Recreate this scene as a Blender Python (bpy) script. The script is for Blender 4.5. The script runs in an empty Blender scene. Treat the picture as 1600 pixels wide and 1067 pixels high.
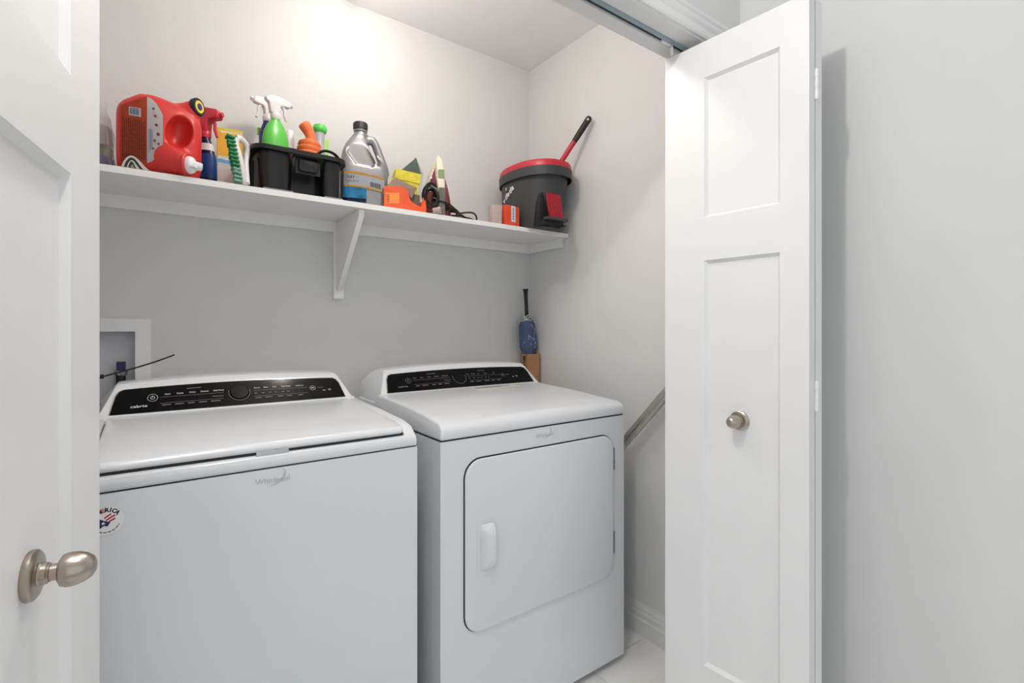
import bpy, bmesh, math, random
from mathutils import Vector, Matrix, noise
random.seed(7)
PI = math.pi
SC = bpy.context.scene
COL = SC.collection

# ------------------------------------------------------------------ camera
cam_d = bpy.data.cameras.new('camera'); cam = bpy.data.objects.new('camera', cam_d); COL.objects.link(cam)
cam_d.sensor_fit = 'HORIZONTAL'; cam_d.sensor_width = 36.0; cam_d.lens = 36.0 * 775.7 / 1600
cam_d.shift_y = -21.5 / 1600; cam_d.clip_start = 0.01
cam.location = (0, 0, 1.19); cam.rotation_euler = (PI / 2, 0, math.radians(-36.1))
SC.camera = cam

# ------------------------------------------------------------------ world, light, exposure
w = bpy.data.worlds.new('world'); SC.world = w; w.use_nodes = True
w.node_tree.nodes['Background'].inputs[0].default_value = (0.93, 0.97, 1.0, 1)
w.node_tree.nodes['Background'].inputs[1].default_value = 0.93
CLOSET_LIGHT = dict(pos=[(0.64, 1.70, 2.35), (0.62, 1.25, 2.34)], power=[1.25, 10.0], color=(1.0, 0.92, 0.85), radius=0.06)  # one lamp split in two; rear bulb added for the bucket's shadow
HALL_LIGHT = dict(pos=[(0.10, 0.50, 2.38)], power=[22.5], color=(1.0, 0.97, 0.94), radius=0.035)
SC.view_settings.view_transform = 'Standard'; SC.view_settings.look = 'None'
SC.view_settings.gamma = 1.0; SC.view_settings.use_curve_mapping = False
SC.view_settings.exposure = 0.0

# ------------------------------------------------------------------ helpers
def lin(c):
    return tuple(((x / 255) / 12.92 if x / 255 <= 0.04045 else ((x / 255 + 0.055) / 1.055) ** 2.4) for x in c)

MATS = {}
def mat(name, rgb, rough=0.5, metal=0.0, var=0.03, scale=30.0, bump=0.0, bscale=None, trans=0.0, alpha=1.0, coat=0.0, spec=0.5, emit=0.0):
    """procedural material: noise drives a slight colour variation and fine relief"""
    if name in MATS: return MATS[name]
    m = bpy.data.materials.new(name); m.use_nodes = True
    nt = m.node_tree; b = nt.nodes['Principled BSDF']
    L = lin(rgb)
    tc = nt.nodes.new('ShaderNodeTexCoord')
    nz = nt.nodes.new('ShaderNodeTexNoise'); nz.inputs['Scale'].default_value = scale; nz.inputs['Detail'].default_value = 3
    nt.links.new(tc.outputs['Object'], nz.inputs['Vector'])
    rp = nt.nodes.new('ShaderNodeValToRGB')
    rp.color_ramp.elements[0].position = 0.3; rp.color_ramp.elements[1].position = 0.7
    rp.color_ramp.elements[0].color = tuple(max(0, x * (1 - var)) for x in L) + (1,)
    rp.color_ramp.elements[1].color = tuple(min(1, x * (1 + var)) for x in L) + (1,)
    nt.links.new(nz.outputs['Fac'], rp.inputs['Fac']); nt.links.new(rp.outputs['Color'], b.inputs['Base Color'])
    b.inputs['Roughness'].default_value = rough; b.inputs['Metallic'].default_value = metal
    b.inputs['Specular IOR Level'].default_value = spec
    b.inputs['Transmission Weight'].default_value = trans; b.inputs['Alpha'].default_value = alpha
    b.inputs['Coat Weight'].default_value = coat
    if emit:
        b.inputs['Emission Color'].default_value = L + (1,); b.inputs['Emission Strength'].default_value = emit
    if bump:
        n2 = nt.nodes.new('ShaderNodeTexNoise'); n2.inputs['Scale'].default_value = bscale or scale * 8
        nt.links.new(tc.outputs['Object'], n2.inputs['Vector'])
        bp = nt.nodes.new('ShaderNodeBump'); bp.inputs['Strength'].default_value = bump; bp.inputs['Distance'].default_value = 0.002
        nt.links.new(n2.outputs['Fac'], bp.inputs['Height']); nt.links.new(bp.outputs['Normal'], b.inputs['Normal'])
    MATS[name] = m
    return m

def M_(n): return MATS[n]

def finish(me, smooth=35):
    if smooth:
        for p in me.polygons: p.use_smooth = True
        me.set_sharp_from_angle(angle=math.radians(smooth))

def mesh_of(bm, name, smooth=35):
    bmesh.ops.recalc_face_normals(bm, faces=bm.faces)
    me = bpy.data.meshes.new(name); bm.to_mesh(me); bm.free(); finish(me, smooth)
    return me

def place(name, me, material, parent=None):
    o = bpy.data.objects.new(name, me); COL.objects.link(o)
    if material is not None and not me.materials: me.materials.append(material)
    if parent is not None: o.parent = parent
    return o

class Thing:
    """an Empty at the thing's base that parents its parts; geometry is given in the frame named by 'world'"""
    def __init__(s, name, label, cat, loc=(0, 0, 0), rz=0.0, group=None, kind=None, world=True, rot=None):
        s.o = bpy.data.objects.new(name, None); COL.objects.link(s.o); s.o.empty_display_size = 0.05
        s.o.location = loc; s.o.rotation_euler = rot if rot else (0, 0, rz)
        if label: s.o['label'] = label
        if cat: s.o['category'] = cat
        if group: s.o['group'] = group
        if kind: s.o['kind'] = kind
        s.base = Vector(loc); s.world = world
    def part(s, name, bm, material, parent=None, smooth=35, label=None, kind=None):
        me = bm if isinstance(bm, bpy.types.Mesh) else mesh_of(bm, name, smooth)
        if s.world: me.transform(Matrix.Translation(-s.base))
        o = place(name, me, material, parent or s.o)
        if label: o['label'] = label
        if kind: o['kind'] = kind
        return o

def struct(name, bm, material, label=None, cat=None, smooth=35):
    me = bm if isinstance(bm, bpy.types.Mesh) else mesh_of(bm, name, smooth)
    o = place(name, me, material); o['kind'] = 'structure'
    if label: o['label'] = label
    if cat: o['category'] = cat
    return o

def bevel(bm, w, seg=2, ang=30):
    if w <= 0: return bm
    es = [e for e in bm.edges if len(e.link_faces) == 2 and e.calc_face_angle(0) > math.radians(ang)]
    bmesh.ops.bevel(bm, geom=es, offset=w, segments=seg, affect='EDGES', profile=0.5, clamp_overlap=True)
    return bm

def box(x0, x1, y0, y1, z0, z1, bw=0.0, seg=2, bm=None):
    b = bmesh.new()
    vs = [b.verts.new(p) for p in ((x0,y0,z0),(x1,y0,z0),(x1,y1,z0),(x0,y1,z0),(x0,y0,z1),(x1,y0,z1),(x1,y1,z1),(x0,y1,z1))]
    for f in ((0,3,2,1),(4,5,6,7),(0,1,5,4),(1,2,6,5),(2,3,7,6),(3,0,4,7)): b.faces.new([vs[i] for i in f])
    bevel(b, bw, seg)
    return merge(bm, b)

def merge(bm, b):
    if bm is None: return b
    me = bpy.data.meshes.new('tmp'); b.to_mesh(me); b.free(); bm.from_mesh(me); bpy.data.meshes.remove(me)
    return bm

def xf(bm, m):
    bmesh.ops.transform(bm, matrix=m, verts=bm.verts); return bm

def loft(loops, cap=(True, True), closed=True, bm=None):
    b = bmesh.new()
    R = [[b.verts.new(p) for p in lp] for lp in loops]
    n = len(R[0])
    for i in range(len(R) - 1):
        for j in range(n if closed else n - 1):
            k = (j + 1) % n
            b.faces.new((R[i][j], R[i][k], R[i+1][k], R[i+1][j]))
    if cap[0]: b.faces.new(list(reversed(R[0])))
    if cap[1]: b.faces.new(R[-1])
    return merge(bm, b)

def sell(cx, cy, rx, ry, z, n=2.0, seg=32, rot=0.0):
    """superellipse loop in a horizontal plane"""
    out = []
    for i in range(seg):
        t = 2 * PI * i / seg
        c, s = math.cos(t), math.sin(t)
        x = rx * math.copysign(abs(c) ** (2 / n), c); y = ry * math.copysign(abs(s) ** (2 / n), s)
        out.append(Vector((cx + x * math.cos(rot) - y * math.sin(rot), cy + x * math.sin(rot) + y * math.cos(rot), z)))
    return out

def lathe(prof, seg=24, m=None, bm=None, cap=(True, True)):
    b = loft([[Vector((r * math.cos(2*PI*i/seg), r * math.sin(2*PI*i/seg), z)) for i in range(seg)] for r, z in prof], cap)
    if m is not None: xf(b, m)
    return merge(bm, b)

def frame(o, x, y):
    """matrix with origin o, local x and y axes (orthonormalised)"""
    x = Vector(x).normalized(); y = Vector(y); y = (y - x * y.dot(x)).normalized(); z = x.cross(y)
    return Matrix(((x.x,y.x,z.x,o[0]),(x.y,y.y,z.y,o[1]),(x.z,y.z,z.z,o[2]),(0,0,0,1)))

def axis(o, d):
    """matrix whose z axis is d"""
    return Matrix.Translation(o) @ Vector(d).to_track_quat('Z', 'Y').to_matrix().to_4x4()

def prism(pts, d0, d1, bw=0.0, seg=2, m=None, bm=None):
    """outline in local xy, extruded along z from d0 to d1"""
    b = bmesh.new()
    lo = [b.verts.new((p[0], p[1], d0)) for p in pts]; hi = [b.verts.new((p[0], p[1], d1)) for p in pts]
    n = len(pts)
    b.faces.new(list(reversed(lo))); b.faces.new(hi)
    for i in range(n): b.faces.new((lo[i], lo[(i+1) % n], hi[(i+1) % n], hi[i]))
    bmesh.ops.recalc_face_normals(b, faces=b.faces)
    bevel(b, bw, seg)
    if m is not None: xf(b, m)
    return merge(bm, b)

def rrect(x0, x1, y0, y1, r, seg=6):
    out = []
    for cx, cy, a0 in ((x1-r, y1-r, 0), (x0+r, y1-r, PI/2), (x0+r, y0+r, PI), (x1-r, y0+r, 3*PI/2)):
        for i in range(seg + 1):
            a = a0 + PI/2 * i / seg
            out.append((cx + r * math.cos(a), cy + r * math.sin(a)))
    return out

def smooth_path(pts, n=6):
    P = [Vector(p) for p in pts]; out = []
    for i in range(len(P) - 1):
        p0, p1, p2, p3 = P[max(i-1,0)], P[i], P[i+1], P[min(i+2, len(P)-1)]
        for k in range(n):
            t = k / n
            out.append(0.5 * ((2*p1) + (p2-p0)*t + (2*p0-5*p1+4*p2-p3)*t*t + (-p0+3*p1-3*p2+p3)*t**3))
    out.append(P[-1]); return out

def tube(path, r, seg=8, bm=None, sx=1.0):
    P = [Vector(p) for p in path]; loops = []
    up = Vector((0, 0, 1)); prev = None
    for i, p in enumerate(P):
        d = (P[min(i+1, len(P)-1)] - P[max(i-1, 0)]).normalized()
        if prev is None:
            a = d.cross(up) if abs(d.dot(up)) < 0.95 else d.cross(Vector((1, 0, 0)))
        else: a = prev - d * prev.dot(d)
        a.normalize(); prev = a; c = d.cross(a)
        rr = r[i] if isinstance(r, (list, tuple)) else r
        loops.append([p + (a * math.cos(2*PI*k/seg) * sx + c * math.sin(2*PI*k/seg)) * rr for k in range(seg)])
    return loft(loops, bm=bm)

def text_mesh(s, size, m, ext=0.0004, align='CENTER', bm=None, sx=1.0, bold=0.0):
    cu = bpy.data.curves.new('t', 'FONT'); cu.body = s; cu.size = size; cu.align_x = align; cu.align_y = 'CENTER'
    cu.extrude = ext; cu.resolution_u = 2; cu.offset = bold
    o = bpy.data.objects.new('t', cu); COL.objects.link(o)
    dg = bpy.context.evaluated_depsgraph_get(); dg.update()
    me = bpy.data.meshes.new_from_object(o.evaluated_get(dg))
    b = bmesh.new(); b.from_mesh(me)
    xf(b, m @ Matrix.Diagonal((sx, 1, 1, 1)))
    bpy.data.objects.remove(o); bpy.data.curves.remove(cu); bpy.data.meshes.remove(me)
    return merge(bm, b)

def organic(add, sub=None, voxel=0.004, it=6, fac=0.5, name='body'):
    """fuse overlapping solids (and cut others away) into one smooth skin"""
    j = None
    for b in add:
        bmesh.ops.recalc_face_normals(b, faces=b.faces); j = merge(j, b)
    def tmp(b):
        me = bpy.data.meshes.new('tmp'); b.to_mesh(me); b.free()
        o = bpy.data.objects.new('tmp', me); COL.objects.link(o); return o
    o = tmp(j)
    r = o.modifiers.new('r', 'REMESH'); r.mode = 'VOXEL'; r.voxel_size = voxel
    cut = []
    for s_ in (sub or []):
        bmesh.ops.recalc_face_normals(s_, faces=s_.faces)
        c = tmp(s_); cut.append(c)
        q = o.modifiers.new('b', 'BOOLEAN'); q.operation = 'DIFFERENCE'; q.object = c; q.solver = 'EXACT'
    if cut:
        r = o.modifiers.new('r2', 'REMESH'); r.mode = 'VOXEL'; r.voxel_size = voxel
    sm = o.modifiers.new('s', 'SMOOTH'); sm.iterations = it; sm.factor = fac
    dg = bpy.context.evaluated_depsgraph_get(); dg.update()
    me = bpy.data.meshes.new_from_object(o.evaluated_get(dg)); me.name = name
    me.materials.clear()
    for q in [o] + cut:
        d = q.data; bpy.data.objects.remove(q); bpy.data.meshes.remove(d)
    for p in me.polygons: p.use_smooth = True
    return me

def tag(o, label, cat, group=None):
    o['label'] = label; o['category'] = cat
    if group: o['group'] = group
    return o

# ------------------------------------------------------------------ materials
mat('wall_paint', (219, 219, 218), 0.85, var=0.012, scale=6, bump=0.10, bscale=260)
mat('ceiling_paint', (240, 239, 240), 0.9, var=0.012, scale=6, bump=0.12, bscale=200)
mat('door_white', (232, 232, 232), 0.42, var=0.006, scale=20, bump=0.02, bscale=180)
mat('trim_white', (228, 228, 227), 0.45, var=0.008, scale=20)
mat('shelf_white', (242, 241, 240), 0.5, var=0.01, scale=25)
mat('tile', (240, 239, 237), 0.35, var=0.03, scale=5, bump=0.02)
mat('grout', (168, 167, 165), 0.9, var=0.05, scale=80)
mat('appliance', (218, 221, 224), 0.24, var=0.004, scale=10, bump=0.015, bscale=700)
mat('appliance_emboss', (186, 189, 193), 0.35, var=0.01)
mat('plastic_white', (238, 238, 238), 0.32, var=0.006)
mat('gap_dark', (40, 42, 44), 0.8, var=0.05)
mat('panel_black', (7, 7, 8), 0.10, var=0.05, spec=0.14)
mat('print_white', (225, 225, 225), 0.5, var=0.01)
mat('print_gray', (120, 120, 122), 0.5, var=0.01)
mat('chrome', (190, 192, 190), 0.18, metal=1.0, var=0.02)
mat('nickel', (176, 166, 154), 0.30, metal=1.0, var=0.04, scale=15)
mat('aluminium', (170, 174, 178), 0.35, metal=1.0, var=0.03)
mat('track_metal', (190, 194, 200), 0.4, metal=0.3, var=0.03); mat('track_blue', (150, 168, 176), 0.4, metal=0.3, var=0.03)
mat('pole_gray', (186, 183, 179), 0.35, metal=0.7, var=0.05)
mat('hinge_gray', (120, 130, 132), 0.4, metal=0.7, var=0.05)

# ------------------------------------------------------------------ the setting
XR, YB, ZC = 1.548, 1.977, 2.484       # right wall, back wall, ceiling
XL = -0.36                             # closet left wall
YI, YO = 0.985, 0.866                  # inner and outer face of the closet's front wall
OX0, OX1, OZ = -0.165, 1.402, 2.046    # opening

# floor: slab and tiles
fl = struct('floor', box(-2.2, 2.2, -1.8, 2.2, -0.06, -0.004), M_('grout'), 'pale grey tiled floor under the laundry machines', 'floor')
tile_me = None
for i in range(-3, 6):
    for j in range(-2, 8):
        x, y = 0.02 + i * 0.305, 0.02 + j * 0.305
        if x > 1.7 or y > 2.0: continue
        if tile_me is None:
            tile_me = mesh_of(box(0, 0.302, 0, 0.302, -0.008, 0.0, 0.0012, 1), 'tile'); tile_me.materials.append(M_('tile'))
        t = bpy.data.objects.new('tile', tile_me); COL.objects.link(t); t.parent = fl; t.location = (x, y, 0)

# outlet opening in the back wall
BX0, BX1, BZ0, BZ1 = -0.23, -0.038, 0.95, 1.178
b = box(XL - 0.1, BX0, YB, YB + 0.12, 0, ZC)
box(BX1, XR + 0.1, YB, YB + 0.12, 0, ZC, bm=b); box(BX0, BX1, YB, YB + 0.12, 0, BZ0, bm=b); box(BX0, BX1, YB, YB + 0.12, BZ1, ZC, bm=b)
struct('wall_back', b, M_('wall_paint'), 'light grey painted back wall of the laundry closet', 'wall')
struct('wall_right', box(XR, XR + 0.12, -1.8, YB, 0, ZC), M_('wall_paint'), 'light grey side wall running past the folded white door', 'wall')
struct('wall_left', box(XL - 0.12, XL, YI, YB, 0, ZC), M_('wall_paint'), 'light grey left side wall of the laundry closet', 'wall')
b = box(-2.2, OX0 - 0.02, YO, YI, 0, ZC)
box(OX1 + 0.02, XR, YO, YI, 0, ZC, bm=b); box(OX0 - 0.02, OX1 + 0.02, YO, YI, OZ + 0.02, ZC, bm=b)
struct('wall_front', b, M_('wall_paint'), 'grey wall above the closet opening, behind the white door', 'wall')
struct('ceiling', box(-2.2, XR + 0.12, -1.8, YB + 0.12, ZC, ZC + 0.08), M_('ceiling_paint'), 'pale ceiling over the laundry closet', 'ceiling')

# head jamb, side jambs and moulded casing
b = box(OX0 - 0.02, OX1 + 0.02, YO - 0.002, YI + 0.002, OZ, OZ + 0.02, 0.0015, 1)
struct('trim_1', b, M_('trim_white'), 'white head jamb across the top of the closet opening', 'trim')
b = box(OX1, OX1 + 0.02, YO - 0.002, YI + 0.002, 0, OZ); struct('trim_2', b, M_('trim_white'), 'white side jamb behind the right folded door', 'trim')
b = box(OX0 - 0.02, OX0, YO - 0.002, YI + 0.002, 0, OZ); struct('trim_3', b, M_('trim_white'), 'white side jamb behind the left folded door', 'trim')
CP = [(0.006, 0), (0.006, 0.010), (0.012, 0.013), (0.030, 0.014), (0.040, 0.018), (0.052, 0.019), (0.058, 0.022), (0.068, 0.022), (0.070, 0)]
def casing_profile(): return [(u, v) for u, v in CP]
# head casing: profile (height, projection), swept along X
b = prism([(-v, u) for u, v in CP], OX0 - 0.07, OX1 + 0.07, m=Matrix(((0,0,1,0),(1,0,0,YO),(0,1,0,OZ),(0,0,0,1))))
struct('trim_4', b, M_('trim_white'), 'white moulded casing over the closet opening', 'trim', smooth=0)
b = prism([(u, -v) for u, v in CP], 0, OZ + 0.006, m=Matrix.Translation((OX1, YO, 0)))
struct('trim_5', b, M_('trim_white'), 'white upright casing beside the right folded door', 'trim', smooth=0)
b = prism([(-u, -v) for u, v in CP], 0, OZ + 0.006, m=Matrix.Translation((OX0, YO, 0)))
struct('trim_6', b, M_('trim_white'), 'white upright casing beside the left folded door', 'trim', smooth=0)

# baseboards with a stepped profile
BP = [(0, 0), (0.016, 0), (0.016, 0.058), (0.012, 0.066), (0.012, 0.084), (0.009, 0.092), (0.009, 0.100), (0.004, 0.112), (0.003, 0.120), (0, 0.120)]
b = prism([(-u, v) for u, v in BP], -YB, -YI, m=Matrix(((1,0,0,XR),(0,0,-1,0),(0,1,0,0),(0,0,0,1))))
struct('baseboard_right', b, M_('trim_white'), 'white stepped baseboard along the right closet wall', 'baseboard', smooth=0)
b = prism([(-u, v) for u, v in BP], -YO, 1.8, m=Matrix(((1,0,0,XR),(0,0,-1,0),(0,1,0,0),(0,0,0,1))))
struct('baseboard_hall', b, M_('trim_white'), 'white stepped baseboard along the hall wall', 'baseboard', smooth=0)
b = prism([(-u, v) for u, v in BP], XL, XR - 0.02, m=Matrix(((0,0,1,0),(1,0,0,YB),(0,1,0,0),(0,0,0,1))))
struct('baseboard_back', b, M_('trim_white'), 'white stepped baseboard behind the machines', 'baseboard', smooth=0)

# bifold track under the head jamb
tr = Thing('door_track', 'aluminium bifold door track under the white head jamb', 'door track', (0.62, 0.936, OZ - 0.022))
b = box(OX0, OX1, 0.931, 0.937, OZ - 0.006, OZ, 0.0008, 1); tr.part('flange', b, M_('track_metal'))
b = box(OX0, OX1, 0.911, 0.922, OZ - 0.006, OZ, 0.0008, 1); tr.part('flange', b, M_('track_blue'))
tr.part('channel', box(OX0, OX1, 0.9215, 0.9315, OZ - 0.0025, OZ), M_('gap_dark'))
tr.part('slide_carrier', box(1.225, 1.262, 0.923, 0.930, OZ - 0.010, OZ - 0.001, 0.001), M_('plastic_white'))
for x in (1.272, -0.045):
    tr.part('guide_roller', lathe([(0.0045, -0.034), (0.0045, -0.012), (0.0035, -0.012), (0.0035, -0.002)], 12, Matrix.Translation((x, 0.9265, OZ))), M_('plastic_white'))

# bifold doors -------------------------------------------------------------
DZ0, DZ1 = 0.012, 2.012
def leaf_meshes(W, wide, narrow, T=0.035):
    """leaf in local coordinates: x from 0 (outer stile) to W, y from 0 (front face) to T, z up"""
    rail = [(DZ0, 0.22), (1.383, 1.506), (1.908, DZ1)]
    d, s_ = 0.010, 0.008
    b = box(0, wide, 0, T, DZ0, DZ1, 0.001, 1); box(W - narrow, W, 0, T, DZ0, DZ1, 0.001, 1, bm=b)
    for z0, z1 in rail: box(wide - 0.0005, W - narrow + 0.0005, 0.0, T, z0, z1, 0, bm=b)
    pans = []
    for z0, z1 in ((0.22, 1.383), (1.506, 1.908)):
        q = bmesh.new()
        x0, x1 = wide, W - narrow
        for y0, y1 in ((0.0, d), (T, T - d)):
            o_ = [q.verts.new(p) for p in ((x0, y0, z0), (x1, y0, z0), (x1, y0, z1), (x0, y0, z1))]
            i_ = [q.verts.new(p) for p in ((x0 + s_, y1, z0 + s_), (x1 - s_, y1, z0 + s_), (x1 - s_, y1, z1 - s_), (x0 + s_, y1, z1 - s_))]
            q.faces.new(i_)
            for k in range(4): q.faces.new((o_[k], o_[(k+1) % 4], i_[(k+1) % 4], i_[k]))
        pans.append(q)
    return b, pans

KNOB_ROSETTE = [(0.0, 0.0), (0.0255, 0.0), (0.0265, 0.002), (0.0262, 0.006), (0.0235, 0.0085), (0.0180, 0.0095), (0.0125, 0.0100), (0.0115, 0.0115)]
KNOB_SHANK = [(0.0115, 0.0095), (0.0112, 0.016), (0.0098, 0.0175), (0.0098, 0.0185), (0.0088, 0.019), (0.0085, 0.026)]
KNOB_BALL = [(0.0, 0.0255), (0.012, 0.0258), (0.0165, 0.0285), (0.0180, 0.033), (0.0180, 0.037), (0.0170, 0.043), (0.0148, 0.049), (0.0110, 0.0545), (0.006, 0.0575), (0.0, 0.0582)]
def bifold(name, label, far, d1, d2, side, knob_z):
    """far: track end of the lead leaf; d1: unit direction of the lead leaf towards the fold; side: +1 when the visible face looks to +X"""
    W = 0.403
    T = Thing(name, label, 'door', (far[0], far[1], 0), kind='structure')
    def put(origin, dx, ny, bms, nm):
        m = Matrix(((dx[0], ny[0], 0, origin[0]), (dx[1], ny[1], 0, origin[1]), (0, 0, 1, 0), (0, 0, 0, 1)))
        bb, pans = bms
        lf = T.part(nm, xf(bb, m), M_('door_white'))
        for q in pans: T.part('panel', xf(q, m), M_('door_white'), lf, smooth=0)
        return lf, m
    # lead leaf: local y points away from the visible face
    n1 = (-side * abs(d1[1]), side * d1[0] * (1 if d1[1] < 0 else -1), 0)
    n1 = Vector((d1[1], -d1[0], 0)); 
    if n1.x * side > 0: n1 = -n1
    lf, m = put(far, d1, n1, leaf_meshes(W, 0.127, 0.068), 'leaf')
    # knob: egg shaped on a round rose, set in the middle of the lower panel
    kp = m @ Vector((0.2275, 0.010, knob_z))
    km = axis(kp, -n1)
    kb = T.part('knob', lathe(KNOB_BALL, 32, km), M_('nickel'), lf)
    T.part('rose', lathe(KNOB_ROSETTE, 40, km), M_('nickel'), lf)
    T.part('shank', lathe(KNOB_SHANK, 24, km), M_('nickel'), lf)
    # second leaf, folded behind the first
    near = Vector((far[0], far[1], 0)) + Vector(d1) * W
    o2 = near + n1 * (0.035 + 0.0048)
    d2v = Vector(d2); n2 = Vector((d2v.y, -d2v.x, 0))
    if n2.x * side > 0: n2 = -n2
    lf2, m2 = put(o2, d2v, n2, leaf_meshes(W - 0.008, 0.068, 0.127), 'leaf')
    for z in (0.25, 1.02, 1.796):
        hp = near + n1 * 0.0374 + Vector(d1) * 0.0035
        hb = lathe([(0.0038, z - 0.038), (0.0038, z + 0.038)], 12, Matrix.Translation(hp))
        for k in range(3): lathe([(0.0046, z - 0.034 + k * 0.026), (0.0046, z - 0.016 + k * 0.026)], 12, Matrix.Translation(hp), bm=hb)
        T.part('hinge', hb, M_('plastic_white'))
    return T
d_r = Vector((0.058, -0.9983, 0)).normalized()
bifold('door_2', 'white two panel bifold door folded against the right side, small nickel knob', (1.279, 0.955, 0), d_r, (0.01, 0.99995, 0), -1, 0.937)
d_l = Vector((-0.153, -0.988, 0)).normalized()
bifold('door_1', 'white panelled bifold door at the left edge with an egg shaped nickel knob', (-0.0605, 0.955, 0), d_l, (0.035, 0.9994, 0), 1, 0.925)

# ------------------------------------------------------------------ lamps of the place (both above the frame; the closet's rear bulb is added)
def lamp(name, label, L):
    ps = L['pos']; x, y = ps[0][0], sum(p[1] for p in ps) / len(ps)
    T = Thing(name, label, 'ceiling lamp', (x, y, ZC))
    hl2 = max(abs(p[1] - y) for p in ps)
    T.part('canopy', prism(rrect(-0.055, 0.055, -hl2 - 0.055, hl2 + 0.055, 0.054, 10), -0.018, 0.0, 0.005, 2, Matrix.Translation((x, y, ZC))), M_('trim_white'))
    for (px_, py_, pz_), pw in zip(ps, L['power']):
        T.part('socket', lathe([(0.018, ZC - 0.018), (0.018, pz_ + 0.075), (0.0, pz_ + 0.075)], 20, Matrix.Translation((px_, py_, 0))), M_('plastic_white'))
        ld = bpy.data.lights.new(name + '_light', 'POINT'); ld.energy = pw; ld.color = L['color']; ld.shadow_soft_size = L['radius']
        lo = bpy.data.objects.new('bulb', ld); COL.objects.link(lo); lo.parent = T.o; lo.location = (px_ - x, py_ - y, pz_ - ZC)
lamp('closet_lamp', 'small warm ceiling lamp inside the closet above the shelf', CLOSET_LIGHT)
lamp('hall_lamp', 'small ceiling lamp in the hall before the closet', HALL_LIGHT)

# ------------------------------------------------------------------ shelf
SZ = 1.6195; SY = 1.684
T = Thing('wall_shelf', 'long white closet shelf with a triangular bracket and wall cleats', 'shelf', (0.6, YB, SZ - 0.018))
T.part('shelf_board', box(XL + 0.001, XR - 0.001, SY, YB - 0.001, SZ - 0.018, SZ, 0.0015, 2), M_('shelf_white'))
T.part('cleat', box(XL + 0.001, XR - 0.001, YB - 0.019, YB - 0.001, SZ - 0.059, SZ - 0.0182, 0.001, 1), M_('shelf_white'))
T.part('cleat', box(XR - 0.019, XR - 0.001, SY + 0.035, YB - 0.0195, SZ - 0.059, SZ - 0.0182, 0.001, 1), M_('shelf_white'))
T.part('cleat', box(XL + 0.001, XL + 0.019, SY + 0.035, YB - 0.0195, SZ - 0.059, SZ - 0.0182, 0.001, 1), M_('shelf_white'))
bx = 0.594
br = prism([(SY + 0.018, SZ - 0.0185), (SY + 0.018, SZ - 0.040), (1.944, 1.335), (1.957, 1.335), (1.957, SZ - 0.0185)], -0.0095, 0.0095, 0.0008, 1, Matrix(((0,0,1,bx),(1,0,0,0),(0,1,0,0),(0,0,0,1))))
bo = T.part('bracket', br, M_('shelf_white'))
T.part('back_plate', box(bx - 0.019, bx + 0.019, 1.9585, YB - 0.001, 1.302, SZ - 0.0595, 0.001, 1), M_('shelf_white'), bo)

# ------------------------------------------------------------------ washer and dryer
FY = 1.20; MZ = 0.881                                   # machine fronts and the seam under the tops
def sweep_x(xc, hw, prof, n=24, bw=0.0, seg=3):
    """profile points (y, z, inset, arch); swept along X with the ends drawn in by inset and the middle raised by arch"""
    loops = []
    for i in range(n + 1):
        t = -1 + 2 * i / n
        loops.append([Vector((xc + t * (hw - q), y, z + a * (1 - t * t))) for y, z, q, a in prof])
    b = loft(loops)
    bmesh.ops.recalc_face_normals(b, faces=b.faces)
    return bevel(b, bw, seg, 28)

CA = (1.666, 0.955); CB = (1.7230, 1.0235); CARCH = 0.009   # sloping console face: lower and upper line (y, z)
def face_pt(xc, hw, x, h, off=0.0):
    arch = CARCH * (1 - ((x - xc) / (hw - 0.045)) ** 2)
    n = Vector((0, -(CB[1] - CA[1]), CB[0] - CA[0])).normalized()
    return Vector((x, CA[0] + h * (CB[0] - CA[0]), CA[1] + h * (CB[1] - CA[1] + arch))) + n * off
def console(T, xc, hw, top_mat):
    c = sweep_x(xc, hw, [(1.645, 0.935, 0.004, 0), (1.655, 0.953, 0.008, 0.0), CA + (0.012, 0.0), CB + (0.045, CARCH), (1.737, 1.034, 0.052, 0.011),
                          (1.800, 1.037, 0.053, 0.011), (1.852, 1.020, 0.045, 0.007), (1.862, 0.985, 0.010, 0), (1.862, 0.900, 0.0, 0), (1.66, 0.900, 0.0, 0)], 28, 0.005, 3)
    co = T.part('console', c, top_mat)
    n = Vector((0, -(CB[1] - CA[1]), CB[0] - CA[0])).normalized()
    def slab(x0b, x0t, h0, h1, o0, o1, r):
        """panel outline with rounded upper corners, following the arched face"""
        N = 26; loops = []
        for i in range(N + 1):
            t = -1 + 2 * i / N
            t = math.copysign(1 - (1 - abs(t)) ** 1.6, t)
            xl = xc + t * (hw - x0b); xt = xc + t * (hw - x0t)
            e = max(0.0, (abs(t) * (hw - x0t) - (hw - x0t - r)) / r)
            ht = h1 - (1 - math.sqrt(max(0, 1 - e * e))) * 0.22
            xt = xl + (xt - xl) * (ht - h0) / (h1 - h0)
            lo = face_pt(xc, hw, xl, h0); hi = face_pt(xc, hw, xt, ht)
            loops.append([lo + n * o0, hi + n * o0, hi + n * o1, lo + n * o1])
        p = loft(loops); bmesh.ops.recalc_face_normals(p, faces=p.faces)
        return p
    T.part('panel_trim', slab(0.037, 0.052, 0.045, 0.935, -0.003, 0.0016, 0.016), M_('chrome'), co)
    pa = T.part('control_panel', slab(0.040, 0.055, 0.06, 0.915, -0.003, 0.0030, 0.015), M_('panel_black'), co)
    return co, pa, n

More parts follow.
